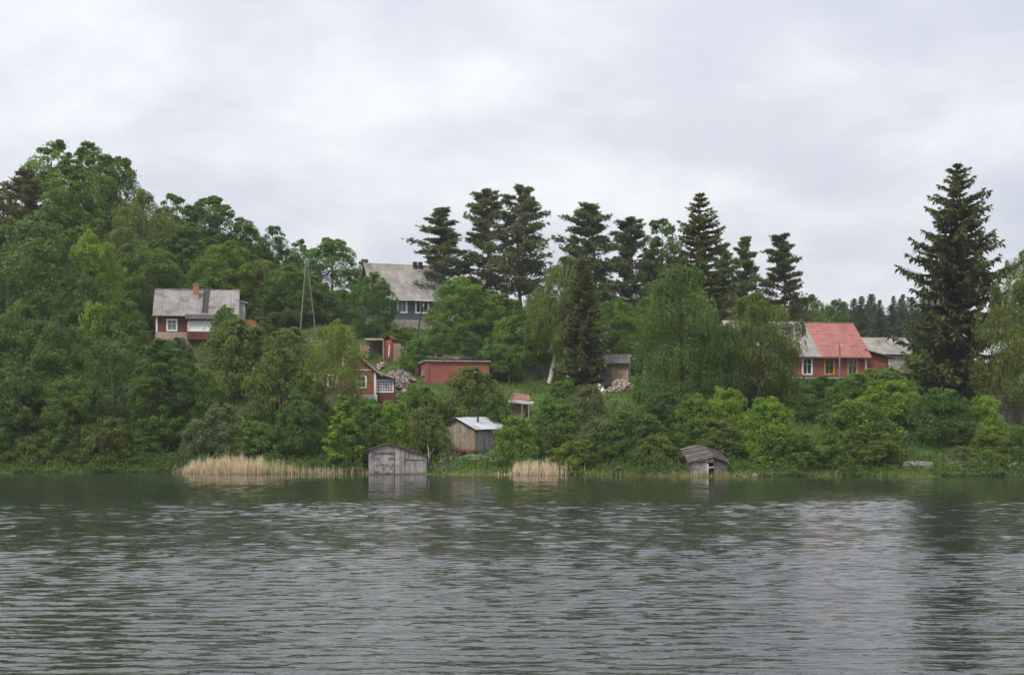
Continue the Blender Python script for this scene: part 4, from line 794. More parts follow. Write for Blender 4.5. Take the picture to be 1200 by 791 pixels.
# ------------------------------------------------------------------ trees and shrubs: kind, column, top row, width (photo px), distance, tone, label
G1 = 'trees on the left hill'; G2 = 'trees along the left bank'; G3 = 'trees around the houses'; G4 = 'shrubs along the shore'; G5 = 'conifers on the skyline'
TREES = [
 # left hill, skyline row
 ('tall', 62, 166, 84, 212, 'fresh', 'tallest leafy tree on the left skyline, at the top of the hill', 0, G1),
 ('tall', 108, 169, 76, 208, 'fresh', 'tall leafy tree just right of the highest crown on the left hill', 1, G1),
 ('tall', 140, 184, 56, 214, 'mid', 'leafy tree on the right shoulder of the highest clump on the left hill', 2, G1),
 ('pine', 30, 200, 66, 198, 'brownpine', 'brownish pine among leafy trees near the left edge of the hilltop', 0, G1),
 ('tall', 4, 222, 50, 214, 'mid', 'leafy skyline tree cut by the left edge, behind the brownish pine', 3, G1),
 ('tall', 84, 196, 84, 194, 'mid', 'bright mid-green tree right of the brownish pine, below the highest crown', 3, G1),
 ('birch', 166, 224, 82, 197, 'olive', 'olive feathery tree on the left skyline, first step below the highest clump', 0, G1),
 ('tall', 206, 228, 56, 205, 'mid', 'narrow green tree on the left skyline between olive tree and dark domed tree', 0, G1),
 ('tall', 246, 230, 76, 206, 'dark', 'dark green domed tree on the left skyline above the grey-roofed red house', 2, G1),
 ('tall', 287, 256, 56, 206, 'mid', 'leafy tree on the descending skyline, right of the dark domed tree', 1, G1),
 ('tall', 320, 266, 44, 210, 'blue', 'narrow bluish-green tree at the low end of the left skyline', 3, G1),
 # left hill, middle rows
 ('broad', 36, 252, 124, 166, 'blue', 'very large bluish-green tree filling the left edge below the pine', 0, G1),
 ('broad', 108, 272, 72, 174, 'bright', 'bright yellow-green maple in the middle of the left slope', 1, G1),
 ('birch', 148, 262, 70, 190, 'olive', 'olive drooping tree above the bright yellow-green maple', 1, G1),
 ('broad', 172, 284, 92, 186, 'mid', 'broad green tree directly behind the left end of the grey-roofed house', 2, G1),
 ('tall', 218, 262, 66, 196, 'mid', 'upright green tree above the brick chimney of the grey-roofed house', 1, G1),
 ('broad', 262, 283, 76, 192, 'fresh', 'fresh green tree behind the right end of the grey-roofed house', 3, G1),
 ('broad', 300, 300, 66, 194, 'olive', 'dull olive tree behind the bare grey trunk on the slope', 0, G1),
 ('broad', 336, 310, 64, 192, 'mid', 'green tree left of the braced utility pole', 1, G1),
 ('tall', 350, 281, 38, 212, 'mid', 'thin-crowned skyline tree just behind the top of the braced pole', 0, G3),
 ('tall', 388, 279, 70, 207, 'fresh', 'tall rounded tree on the skyline between the braced pole and the blue-grey house', 2, G3),
 ('tall', 426, 304, 26, 218, 'mid', 'small skyline tree at the left gable of the blue-grey house', 3, G3),
 ('broad', 372, 330, 62, 196, 'dark', 'dark leafy tree under the tall rounded skyline tree', 2, G3),
 # left bank, lower rows
 ('broad', 98, 318, 84, 160, 'deep', 'dark leafy tree below the bright maple on the left slope', 3, G2),
 ('broad', 20, 352, 100, 147, 'dark', 'dark tree at the left edge, halfway down to the water', 1, G2),
 ('broad', 70, 372, 92, 146, 'blue', 'bluish leafy tree in the middle of the left bank', 0, G2),
 ('broad', 140, 352, 88, 156, 'mid', 'green tree left of the grey-roofed red house, lower on the slope', 2, G2),
 ('shrub', 112, 356, 54, 154, 'bright', 'bright green sapling clump in front of the dark slope tree', 0, G2),
 ('broad', 24, 424, 96, 142, 'dark', 'leafy tree leaning over the water at the far left', 2, G2),
 ('broad', 84, 440, 74, 141, 'mid', 'rounded tree over the water right of the far-left one', 3, G2),
 ('birch', 130, 396, 84, 143, 'blue', 'tall feathery tree by the water in the left bank, bluish leaves', 2, G2),
 ('tall', 188, 398, 76, 141, 'dark', 'dark tree with a bare curved stem above the left shore', 1, G2),
 ('broad', 232, 428, 66, 143, 'mid', 'green tree right of the one with the bare curved stem', 0, G2),
 ('willow', 128, 490, 66, 139, 'olive', 'low olive bush at the water below the feathery bluish tree', 0, G4),
 ('willow', 44, 508, 60, 139.5, 'olive', 'low olive bush at the water on the far left', 1, G4),
 ('willow', 90, 520, 44, 139, 'mid', 'small green bush at the water above the sandy strip', 2, G4),
 ('shrub', 10, 500, 54, 140, 'dark', 'dark bush touching the left edge at the shoreline', 1, G4),
 ('shrub', 172, 512, 50, 138.5, 'dark', 'dark round bush by the water below the curved stem', 2, G4),
 ('willow', 206, 396, 44, 166, 'grey', 'grey-green willow bush in front of the red house window', 0, G3),
 ('broad', 284, 374, 104, 158, 'olive', 'wide olive-green tree in front of the red house porch', 3, G3),
 ('broad', 264, 358, 38, 167, 'mid', 'small tree half covering the porch of the grey-roofed house', 1, G3),
 ('shrub', 336, 384, 64, 166, 'olive', 'olive bush below the foot of the braced pole', 3, G3),
 ('shrub', 306, 372, 44, 180, 'dark', 'dark bush beside the rusty brown tank on the slope', 0, G3),
 ('birch', 326, 410, 72, 146, 'olive', 'drooping birch with a pale bare trunk above the tall reeds', 0, G2),
 ('shrub', 260, 474, 66, 138.5, 'grey', 'grey-green bush behind the left end of the reeds', 1, G4),
 ('willow', 236, 492, 52, 137.2, 'grey', 'dull willow bush at the left end of the reed bed', 0, G4),
 ('shrub', 298, 494, 56, 138, 'mid', 'green bush behind the middle of the reed bed', 2, G4),
 ('shrub', 352, 470, 66, 138, 'dark', 'dark green bush behind the right half of the reeds', 3, G4),
 ('birch', 394, 376, 72, 144.5, 'yell', 'yellow-green birch standing in front of the gabled red house', 1, G3),
 ('young', 402, 464, 46, 134.5, 'bright', 'slim bright green young tree at the right end of the reeds', 0, G4),
 ('broad', 360, 440, 52, 143, 'mid', 'green tree at the left corner of the gabled red house', 0, G3),
 ('shrub', 432, 468, 60, 137.5, 'mid', 'bush behind the left side of the grey boathouse', 0, G4),
 ('shrub', 462, 470, 58, 138, 'bright', 'bright green bush right above the grey boathouse roof', 1, G4),
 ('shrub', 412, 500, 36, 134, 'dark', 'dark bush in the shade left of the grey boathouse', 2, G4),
 ('willow', 500, 474, 62, 136.5, 'olive', 'olive willow bush between the grey boathouse and the tin-roofed hut', 1, G4),
 ('shrub', 492, 452, 64, 146, 'mid', 'bush below the red brick garage, above the willow', 3, G4),
 # middle
 ('broad', 437, 320, 54, 180, 'dark', 'dark rowan hiding the left half of the blue-grey house', 2, G3),
 ('shrub', 466, 384, 40, 176, 'mid', 'garden bush below the windows of the blue-grey house', 1, G3),
 ('broad', 540, 326, 78, 178, 'fresh', 'round bright tree right of the blue-grey house, under the pines', 1, G3),
 ('broad', 590, 345, 84, 181, 'mid', 'round green tree below the tallest pine of the group of three', 0, G3),
 ('broad', 604, 372, 74, 171, 'fresh', 'fresh green tree right of the small yellow hut', 2, G3),
 ('broad', 532, 376, 62, 166.5, 'dark', 'dark purplish-green tree behind the red garage roof', 3, G3),
 ('shrub', 582, 404, 58, 166, 'dark', 'dark bush at the right end of the red brick garage', 2, G3),
 ('shrub', 556, 430, 84, 148, 'olive', 'big rounded olive bush in front of the red brick garage', 0, G3),
 ('shrub', 578, 458, 44, 145, 'mid', 'bush left of the small brown lean-to', 1, G3),
 ('shrub', 492, 398, 48, 168, 'mid', 'low bush above the heap of stones', 3, G3),
 ('cone_pine', 517, 246, 76, 196, 'pine', 'conical pine leaning over the roof of the blue-grey house', 0, G5),
 ('pine', 570, 225, 70, 200, 'pine', 'middle pine of the three beside the blue-grey house', 1, G5),
 ('pine', 613, 220, 72, 197, 'pine', 'tallest and rightmost pine of the three beside the blue-grey house', 0, G5),
 ('pine', 690, 241, 70, 190, 'pine', 'lone pine with a bare orange trunk left of the dark leaning pine', 2, G5),
 ('pine', 738, 258, 70, 201, 'pinedark', 'dark pine with red forked trunk in the middle of the skyline', 1, G5),
 ('tall', 776, 259, 70, 202, 'blue', 'bluish-green aspen between the dark pine and the olive spruce', 0, G5),
 ('spruce', 820, 226, 92, 182, 'spruceolive', 'pointed olive spruce in the middle right of the skyline', 1, G5),
 ('cone_pine', 848, 288, 48, 200, 'pine', 'thin pine just right of the pointed olive spruce', 1, G5),
 ('cone_pine', 873, 280, 50, 198, 'pine', 'slender sparse pine between olive spruce and the house with the red roof', 0, G5),
 ('cone_pine', 916, 277, 62, 194, 'pinedark', 'dark pine rising behind the left end of the red-roofed house', 1, G5),
 ('old_birch', 658, 300, 66, 168, 'olive', 'birch with white leaning trunks beside the dense column spruce', 2, G3),
 ('spruce', 683, 304, 52, 160, 'spruceolive', 'narrow dense spruce column left of the stone shed', 2, G3),
 ('birch', 636, 352, 46, 170, 'olive', 'thin birch left of the leaning white trunks', 0, G3),
 ('broad', 722, 350, 66, 175, 'fresh', 'round light-green tree standing behind the stone shed', 3, G3),
 ('tall', 762, 345, 48, 178, 'mid', 'green tree in the gap right of the stone shed', 1, G3),
 ('weep', 800, 316, 112, 146, 'dark', 'huge weeping tree with layered drooping boughs in the centre right', 0, G3),
 ('weep', 890, 343, 98, 147, 'olive', 'weeping tree hiding the left part of the red-roofed house', 1, G3),
 ('weep', 842, 382, 66, 144, 'dark', 'smaller weeping tree between the two largest weeping trees', 2, G3),
 # middle shore
 ('shrub', 650, 468, 76, 136, 'mid', 'large rounded bush above the smaller reed patch', 0, G4),
 ('shrub', 604, 488, 58, 133, 'fresh', 'bush right of the tin-roofed hut', 2, G4),
 ('willow', 674, 516, 60, 130.2, 'yell', 'yellow-green low bush right of the smaller reed patch', 2, G4),
 ('willow', 690, 452, 60, 141, 'grey', 'grey half-bare willow below the column spruce', 0, G4),
 ('willow', 700, 488, 64, 133, 'grey', 'dull grey-green bush in the middle of the shore', 1, G4),
 ('shrub', 742, 482, 92, 131, 'dark', 'wide dark green bush at the middle of the shore', 1, G4),
 ('shrub', 782, 460, 66, 135, 'deep', 'dark shaded bush below the huge weeping tree', 3, G4),
 ('shrub', 812, 462, 60, 132.5, 'fresh', 'bright bush left above the collapsing boathouse', 0, G4),
 ('shrub', 850, 454, 58, 134, 'bright', 'bright green bush right above the collapsing boathouse', 2, G4),
 ('shrub', 838, 490, 66, 131, 'olive', 'olive bush directly behind the collapsing boathouse roof', 1, G4),
 ('shrub', 898, 466, 72, 130, 'bright', 'brightest round green bush right of the collapsing boathouse', 3, G4),
 ('willow', 934, 506, 74, 127.5, 'mid', 'low wide willow bush at the waterline right of the brightest bush', 0, G4),
 ('willow', 768, 508, 60, 128, 'olive', 'olive bush at the water left of the collapsing boathouse', 1, G4),
 # right
 ('broad', 966, 441, 56, 154, 'dark', 'dark tree under the white window of the red-roofed house', 0, G3),
 ('broad', 1034, 432, 80, 151, 'fresh', 'fresh green tree in front of the red lean-to on the right', 1, G3),
 ('broad', 1076, 410, 38, 160, 'bright', 'bright green tree below the grey shed roof', 2, G3),
 ('shrub', 1000, 438, 62, 148, 'fresh', 'green garden bush below the yellow-framed windows', 0, G3),
 ('birch', 1004, 470, 92, 131, 'mid', 'feathery broad tree at the right shore below the red-roofed house', 0, G4),
 ('shrub', 1040, 446, 82, 140, 'bright', 'bright leafy bush left of the dark round tree on the right shore', 1, G4),
 ('willow', 1020, 506, 74, 128.2, 'olive', 'olive bush at the waterline left of the stone block', 2, G4),
 ('willow', 978, 502, 54, 127.8, 'mid', 'small willow at the waterline below the grassy slope', 1, G4),
 ('broad', 1104, 456, 84, 135, 'dark', 'dark round tree above the stone block on the right shore', 3, G4),
 ('shrub', 1152, 464, 52, 136, 'bright', 'bright green bush in front of the dark plank fence', 2, G4),
 ('shrub', 1162, 500, 54, 129.5, 'yell', 'yellow-green bush at the right shore', 3, G4),
 ('willow', 1196, 500, 44, 130, 'mid', 'bush cut by the right edge above the sandy shore', 0, G4),
 ('willow', 1126, 522, 40, 128, 'grey', 'small grey bush under the dark round tree', 1, G4),
 ('spruce', 1122, 191, 128, 152, 'spruce', 'giant dark spruce towering on the right', 0, G5),
 ('weep', 1190, 332, 92, 144, 'olive', 'weeping birch cut by the right edge in front of the giant spruce', 0, G3),
 ('birch', 1196, 296, 52, 168, 'fresh', 'light birch top peeping out behind the giant spruce at the right edge', 1, G3),
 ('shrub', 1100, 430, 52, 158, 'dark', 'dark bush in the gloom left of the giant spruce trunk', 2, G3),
 # behind the red-roofed house
 ('broad', 946, 346, 50, 226, 'mid', 'leafy tree behind the grey end of the red-roofed house', 0, G3),
 ('broad', 978, 352, 50, 232, 'dark', 'leafy tree peeping over the red roof ridge', 2, G3),
 ('broad', 24, 292, 110, 182, 'dark', 'dark leafy tree filling the slope under the brownish pine', 1, G1),
 ('broad', 404, 340, 62, 204, 'mid', 'green tree at the foot of the tall rounded skyline tree', 0, G3),
 ('broad', 432, 346, 50, 208, 'mid', 'green tree closing the gap left of the blue-grey house gable', 3, G3),
 ('broad', 562, 350, 78, 186, 'mid', 'green tree under the middle pine of the three', 1, G3),
 ('broad', 636, 338, 60, 188, 'olive', 'olive tree under the right side of the tallest pine', 2, G3),
 ('broad', 706, 340, 66, 190, 'mid', 'green tree at the foot of the lone orange-trunked pine', 0, G3),
 ('broad', 782, 322, 70, 192, 'mid', 'green tree low between the aspen and the olive spruce', 3, G3),
 ('broad', 892, 374, 76, 153, 'olive', 'leafy tree close behind the weeping tree at the grey end of the red-roofed house', 1, G3),
 ('broad', 906, 352, 60, 212, 'mid', 'green tree behind the left end of the grey roof', 2, G3),
 ('shrub', 762, 474, 62, 139, 'mid', 'green bush on the slope below the rubble clearing', 1, G4),
 ('shrub', 1076, 466, 60, 142, 'fresh', 'fresh green bush beside the pale metal tub', 2, G4),
 ('shrub', 946, 462, 52, 144, 'dark', 'dark bush at the top of the grassy gap below the red-roofed house', 0, G4),
 ('willow', 1044, 508, 40, 130.5, 'olive', 'olive bush right behind the concrete block', 1, G4),
 ('shrub', 660, 446, 46, 152, 'mid', 'low bush on the grass below the leaning white trunk', 2, G4),
]
for kind, px, top, wp, Y, col, lab, var, grp in TREES:
    lean = {'birch with white leaning trunks beside the dense column spruce': 9, 'bluish-green aspen between the dark pine and the olive spruce': 0}.get(lab, 0)
    plant(kind, px - (14 if lean else 0), top, wp, Y, col, lab, var, lean, grp)
plant('old_birch', 664, 330, 50, 166, 'olive', 'second white-trunked birch hugging the left side of the column spruce', 0, 4, G3)
# distant forest on the right: dark spruces one behind another
fr = random.Random(3)
for i in range(62):
    px = 928 + i * 2.9 + fr.uniform(-4, 4); Y = fr.uniform(290, 430)
    top = np.interp(px, [928, 985, 1010, 1017, 1024, 1040, 1060, 1110], [368, 353, 346, 338, 347, 349, 344, 352]) + (fr.uniform(3, 24) if i % 4 else fr.uniform(-2, 5))
    plant('far_spruce', px, top, fr.uniform(22, 42), Y, 'far', 'distant dark spruce in the forest behind the grey shed roof', None, 0, 'spruces of the distant forest')
for i in range(16):       # the wood behind the skyline trees, seen only through gaps
    px = 130 + i * 15 + fr.uniform(-5, 5)
    b = plant('broad', px, np.interp(px, [130, 250, 370], [250, 262, 325]) + fr.uniform(0, 12), 66, fr.uniform(216, 226), 'dark', 'leafy tree deep in the wood behind the left skyline row', None, 0, 'wood behind the left hill')

# ------------------------------------------------------------------ poles, wires, fences, heaps
def pole(px, base, top, Y, lean_px, mat, label, r0=.13, name='utility_pole', cross=False, cat='pole'):
    b = on(px, Y); o = empty(name, b); h_ = wz(top, Y) - b.z; lx = lean_px / F * Y
    V, Qd = tube([(0, 0, -.5), (lx * .5, 0, h_ * .5), (lx, 0, h_)], [r0, r0 * .85, r0 * .7], 8); link('shaft', fast_mesh('shaft', V, Qd, mat, smooth=True), o)
    if cross:
        piece('crossarm', o, mat, (lx, -.12, h_ - .35), (1.0, .1, .1))
        for s_ in (-1, 1): piece('insulator', o, 'white_paint', (lx + .4 * s_, -.12, h_ - .22), (.08, .08, .16))
    else: piece('insulator', o, 'white_paint', (lx + .12, -.1, h_ - .2), (.09, .09, .16))
    tag(o, label, cat); return o
o = pole(351, 382, 302, 182, 8, 'pole_wood', 'tall wooden utility pole with slanting brace left of the blue-grey house', .115)
hb = wz(303, 182) - o.location.z; V, Qd = tube([(1.0, -.1, hb - .2), (2.6, -2.0, -1.2)], [.055, .065], 7); link('brace', fast_mesh('brace', V, Qd, 'pole_wood', smooth=True), o)
pole(486, 402, 356, 173, 9, 'pole_dark', 'dark leaning pole in front of the blue-grey house', .11)
pole(984, 446, 403, 160, 0, 'pole_wood', 'grey wooden pole in front of the red-roofed house', .12)
pole(309, 352, 304, 190, 1, 'bark', 'thin pale dead trunk standing among trees right of the grey-roofed house', .075, 'dead_tree', cat='dead tree')
pole(755, 452, 418, 168, 0, 'pole_wood', 'grey post in the clearing right of the stone shed', .09, 'wooden_post', cross=True, cat='post')
pole(738, 430, 415, 167, 0, 'tan_board', 'short pale post at the right corner of the stone shed', .08, 'wooden_post', cat='post')
def wire(a, b, sag, label):
    f = np.linspace(0, 1, 14)[:, None]; P = np.array(a) * (1 - f) + np.array(b) * f; P[:, 2] -= sag * 4 * (f * (1 - f))[:, 0]
    V, Qd = tube(P, .017, 4); tag(link('power_line', fast_mesh('power_line', V, Qd, 'wire')), label, 'wire', 'power lines')
pa = at(358, 304, 182); pb = at(755, 419, 168)
wire(at(984, 405, 160), at(1120, 378, 190), .7, 'lower wire running right from the grey pole past the shed roof')
wire(at(900, 392, 200), at(1120, 372, 200), .8, 'upper wire above the red lean-to and the grey shed')
wire(at(655, 352, 185), at(775, 354, 185), .3, 'thin wire crossing in front of the dark pine')
o = empty('lamp_post', on(597, 165)); tag(o, 'short white bent pipe post right of the red garage', 'post'); zt = wz(427, 165) - o.location.z
V, Qd = tube([(0, 0, -.3), (-.1, 0, zt - .25), (-.18, 0, zt - .05), (-.45, 0, zt + .02)], .07, 8); link('pipe', fast_mesh('pipe', V, Qd, 'zinc', smooth=True), o); piece('lamp_head', o, 'white_paint', (.02, 0, zt + .05), (.5, .2, .08), (0, -.25, 0))

def fence(name, px0, px1, Y0, Y1, h_, mat, label, gap=.28, w_=.2, sink=.1, top=None):
    a, b = on(px0, Y0), on(px1, Y1); ln = math.hypot(b.x - a.x, b.y - a.y); o = empty(name, a, math.atan2(b.y - a.y, b.x - a.x)); n = max(2, int(ln / gap)); r2 = random.Random(int(px0))
    ca, sa = math.cos(o.rotation_euler.z), math.sin(o.rotation_euler.z)
    gz = lambda t_: H(a.x + ca * t_, a.y + sa * t_) - a.z
    for k in range(n + 1):
        t_ = k * ln / n; hh = h_ * r2.uniform(.93, 1.07); piece('board', o, mat, (t_, 0, gz(t_) + hh / 2 - sink), (w_, .03, hh), (0, r2.uniform(-.03, .03), 0))
    for q in (.25, .78): piece('rail', o, mat, (ln / 2, .04, (gz(0) + gz(ln)) / 2 + h_ * q - sink), (ln, .05, .1), (0, -math.atan2(gz(ln) - gz(0), ln), 0))
    for k in range(3): piece('post', o, mat, (ln * k / 2, .1, gz(ln * k / 2) + h_ * .45), (.12, .12, h_ * 1.1))
    tag(o, label, 'fence'); return o
fence('plank_fence', 260, 296, 141.5, 141.5, 1.5, 'dark_board', 'dark weathered plank fence on the bank above the reeds', .22, .2)
fence('plank_fence', 1154, 1215, 142.6, 142.0, 3.0, 'dark_board', 'dark plank fence under the weeping birch at the right edge', .2, .18)
fence('plank_fence', 616, 650, 169.5, 169.5, 1.1, 'dark_board', 'low grey fence behind the leaning white birch trunks', .3, .16)
fence('picket_fence', 342, 376, 176, 176, .9, 'old_board', 'low open rail fence at the foot of the braced pole', 1.0, .1)
fence('picket_fence', 462, 500, 174, 174, 1.0, 'old_board', 'weathered garden fence below the blue-grey house', .45, .1)
def heap(name, px, Y, wpx, h_, n, mat, label, cat, smin=.12, smax=.38, flat=.75, dep=1.6):
    b = on(px, Y); w_ = wpx / F * Y; V, Q4 = [], []; r2 = random.Random(int(px * 3)); 
    for k in range(n):
        u, v = r2.gauss(0, .33), r2.gauss(0, .33); u = max(-1, min(1, u)); v = max(-1, min(1, v)); s_ = r2.uniform(smin, smax)
        x, y = b.x + u * w_ / 2, b.y + v * dep; z = H(x, y) + max(0, (1 - math.hypot(u, v))) * h_ * r2.uniform(.25, 1.0) + s_ * .1
        M = Matrix.Rotation(r2.uniform(0, 6), 3, Vector((r2.gauss(0, 1), r2.gauss(0, 1), r2.gauss(0, 1))).normalized())
        i0 = len(V)
        for q in boxv(-.5, .5, -.5, .5, -.5, .5): V.append(tuple(M @ Vector((q[0] * s_ * r2.uniform(.7, 1.5), q[1] * s_ * r2.uniform(.7, 1.2), q[2] * s_ * flat)) + Vector((x, y, z)) - b))
        Q4 += [tuple(i + i0 for i in f) for f in BOXF]
    o = link(name, mesh_of(name, V, Q4, mat), None, b); tag(o, label, cat, kind='stuff'); return o
heap('rubble_heap', 727, 158, 46, 1.5, 240, 'rubble', 'heap of broken brick and split wood in front of the stone shed', 'heap')
heap('stone_heap', 466, 161.5, 46, .9, 300, 'rubble_grey', 'grey heap of stones and scrap left of the red garage', 'heap', .15, .5, .75, 4.0)
heap('scrap_heap', 447, 167, 12, .9, 30, 'rubble', 'small reddish scrap heap in the grass below the privy', 'heap')
heap('rubble_heap', 703, 158.5, 16, 1.0, 40, 'white_paint', 'pile of whitish scraps left of the brick rubble', 'heap', .1, .3)
# firewood stack
o = empty('firewood_stack', on(427, 170)); tag(o, 'stack of cut firewood logs left of the open woodshed', 'firewood'); r2 = random.Random(2)
V, Qd = tube([(0, -.35, 0), (0, .35, 0)], 1.0, 8); capf = [tuple(range(8))[::-1], tuple(range(8, 16))]
lm = mesh_of('log', V, [tuple(q) for q in Qd] + capf, 'log_end')
for j in range(7):
    for k in range(4): s_ = r2.uniform(.09, .13); link('log', lm, o, (-.42 + k * .27 + (.13 if j % 2 else 0), r2.uniform(-.05, .05), .12 + j * .23), (0, 0, 0), (s_, 1, s_))
piece('cover_board', o, 'old_board', (.05, 0, 1.78), (1.5, .9, .05), (0, .06, 0))
# concrete block, tub, shore stones, jetty stakes
b = on(1076, 126.6); o = empty('stone_block', b, R(-4)); tag(o, 'broken concrete mooring block on the right shore', 'block'); s_ = 126.6 / F; zt = wz(541, 126.6) - b.z
prism('slab', o, 'concrete', [(-18 * s_, 0, zt - .42), (17.5 * s_, 0, zt - .38), (17 * s_, 0, zt), (2 * s_, 0, zt + .06), (-15 * s_, 0, zt - .02)], (0, 1.3, 0)); prism('pier', o, 'concrete', [(6 * s_, .03, -.6), (17.3 * s_, .03, -.6), (17.3 * s_, .03, zt - .39), (5 * s_, .03, zt - .39)], (0, 1.2, 0))
b = on(1065, 137); o = empty('metal_tub', b + Vector((0, 0, .3))); tag(o, 'upturned pale metal tub under the dark round tree', 'tub')
V, Qd = tube([(0, 0, 0), (0, 0, .42), (0, 0, .46)], [.5, .42, .05], 12); link('body', fast_mesh('body', V, Qd, 'slate', smooth=True), o); V, Qd = tube([(0, 0, -.02), (0, 0, .05)], [.54, .54], 12); link('rim', fast_mesh('rim', V, Qd, 'zinc'), o); piece('stand', o, 'dark_board', (0, 0, -.35), (.8, .6, .7))
def rock(seed):
    r3 = np.random.default_rng(seed); bm_ = []; n = 8; V = []; Fq = []
    for j, (z, r_0) in enumerate(((-.25, .75), (.1, 1.0), (.38, .75), (.55, .3))):
        for i in range(n): a = i * 2 * math.pi / n; k = r_0 * r3.uniform(.75, 1.15); V.append((k * math.cos(a), .75 * k * math.sin(a), z + r3.normal() * .05))
    for j in range(3):
        for i in range(n): Fq.append((j * n + i, j * n + (i + 1) % n, (j + 1) * n + (i + 1) % n, (j + 1) * n + i))
    Fq.append(tuple(range(3 * n, 4 * n))); return mesh_of('shore_stone', V, Fq, 'stone')
rocks = [rock(k) for k in range(4)]
ST = [(866, 123.6, .5, 'grey boulder in the grass just right of the collapsing boathouse'), (884, 124.2, .6, 'larger boulder under the brightest bush at the waterline'), (874, 123.4, .3, 'small stone between two boulders by the collapsing boathouse'),
      (144, 136.9, .3, 'small grey stone on the left shore below the feathery tree'), (154, 136.6, .22, 'tiny stone in the row on the left shore'), (116, 137.2, .25, 'pale stone on the left sandy strip'), (100, 137.3, .2, 'little stone at the right of the sandy strip'),
      (1100, 126.2, .35, 'stone lying right of the concrete block'), (1050, 125.4, .3, 'stone at the water left of the concrete block'), (180, 136.4, .28, 'stone at the water below the dark round bush'), (520, 129.6, .25, 'stone at the water right of the grey boathouse')]
for i, (px, Y, s_, lab) in enumerate(ST):
    b = on(px, Y); o = link('shore_stone', rocks[i % 4], None, (b.x, b.y, max(b.z, 0) - .02), (0, 0, i * 1.7), (s_, s_, s_ * .8)); tag(o, lab, 'stone', 'stones along the waterline')
# dead branches drooping into the water beside boathouse and in the middle of the shore
def deadwood(px, Y, n, sp_, h_, label):
    b = on(px, Y); r3 = np.random.default_rng(int(px)); parts = []
    for k in range(n):
        a = r3.uniform(-.9, .9); x0 = r3.uniform(-sp_, sp_); P = np.array([(x0, 0, -.2), (x0 + a * .4, -.3, h_ * r3.uniform(.3, .6)), (x0 + a * 1.2, -.6, h_ * r3.uniform(.1, 1.0))]); parts.append(tube(P, [.04, .03, .012], 4))
    V, Qd = join(parts); tag(link('dead_branches', fast_mesh('dead_branches', V, Qd, 'pole_wood'), None, b), label, 'branches')
deadwood(518, 130, 14, .9, 1.1, 'tangle of bare dead branches right of the grey boathouse')
deadwood(746, 126.3, 30, 2.6, .8, 'tangle of pale driftwood branches below the wide dark bush')
deadwood(696, 134, 16, 1.2, 5.0, 'bare upright grey stems of a dead bush in the middle shore')
deadwood(290, 138, 14, 2.0, 2.4, 'bare grey twigs above the reed bed below the dark fence')
# extra visible stems
for px, Y, b_px, top, mat, lab in ((183, 139.2, 0, 462, 'bark', 'bare curved grey stem above the left shore'), (327, 144.4, 1, 455, 'birch_bark', 'pale slim stem beside the drooping birch over the reeds'), (32, 143.5, 3, 418, 'pole_wood', 'broken pale dead stem in the dark left bank'), (502, 133.2, 0, 520, 'birch_bark', 'thin white dead stem right of the grey boathouse')):
    b = on(px, Y); o = empty('dead_tree', b); h_ = wz(top, Y) - b.z
    V, Qd = tube([(-.5 if px == 183 else 0, 0, -.2), (.25 if px == 183 else .05, 0, h_ * .35), (b_px * .09, 0, h_ * .7), (-.1, 0, h_)], [.11, .09, .07, .03] if px != 502 else [.06, .05, .04, .02], 6); link('stem', fast_mesh('stem', V, Qd, mat, smooth=True), o)
    V, Qd = tube([(.1, 0, h_ * .5), (.6, -.2, h_ * .8)], [.05 if px != 502 else .025, .012], 5); link('side_branch', fast_mesh('side_branch', V, Qd, mat), o); tag(o, lab, 'dead tree')

# ------------------------------------------------------------------ reeds, grass, undergrowth, flowers
def scatter(n, x0, x1, s0, s1, power=1.0):
    x = rng.uniform(x0, x1, n); y = shore(x) + s0 + (s1 - s0) * rng.random(n) ** power; return x, y, hgt(x, y)
def stuff(name, V, Qd, mat, tone, col, label, cat):
    o = link(name, fast_mesh(name, V, Qd, mat, tone)); o.color = (*col, 1); tag(o, label, cat, kind='stuff'); return o
def reeds(n, px0, px1, Y, dep, hfun, col, label, wd=.04, soft=1.2, patchy=0.0):
    x = rng.uniform(wx(px0, Y), wx(px1, Y), n) + rng.normal(size=n) * soft * rng.random(n) ** 2; y = shore(x) + .5 - (dep + .5) * rng.random(n) ** .8
    clump = .5 + .5 * np.sin(x * 2.1 + np.sin(x * 5.3) * 1.3 + y) * np.sin(x * .83 + 1.7 * y); keep = rng.random(n) < 1 - patchy * (1 - np.clip(.5 + .9 * np.sin(x * .55 + 2 * np.sin(x * .21)), 0, 1)); keep &= rng.random(n) < .45 + .6 * clump
    x, y, clump = x[keep], y[keep], clump[keep]; n = len(x); z = np.minimum(np.maximum(hgt(x, y), -.3), .05)
    hh = hfun((x / Y * F) + CX) * (0.35 + .65 * rng.random(n) ** .7) * (.72 + .38 * clump)
    D = unit(np.stack([rng.normal(size=n) * .06 + .02, rng.normal(size=n) * .06, np.ones(n)], 1)); P = np.stack([x, y, z], 1)
    V1, Q1 = blades(P, D, hh, wd)
    m_ = n // 2; k = rng.integers(0, n, m_); t_ = rng.uniform(.25, .85, m_); D2 = unit(np.stack([rng.normal(size=m_) * .5, rng.normal(size=m_) * .4, np.ones(m_) * .9], 1)); V2, Q2 = blades(P[k] + D[k] * (hh[k] * t_)[:, None], D2, rng.uniform(.2, .5, m_), wd * .9)
    V, Qd = join([(V1, Q1), (V2, Q2)]); stuff('reed_bed', V, Qd, 'dry_reed', np.clip(.55 + rng.normal(size=n + m_) * .24, 0, 1), col, label, 'reeds')
STRAW = (.66, .55, .36)
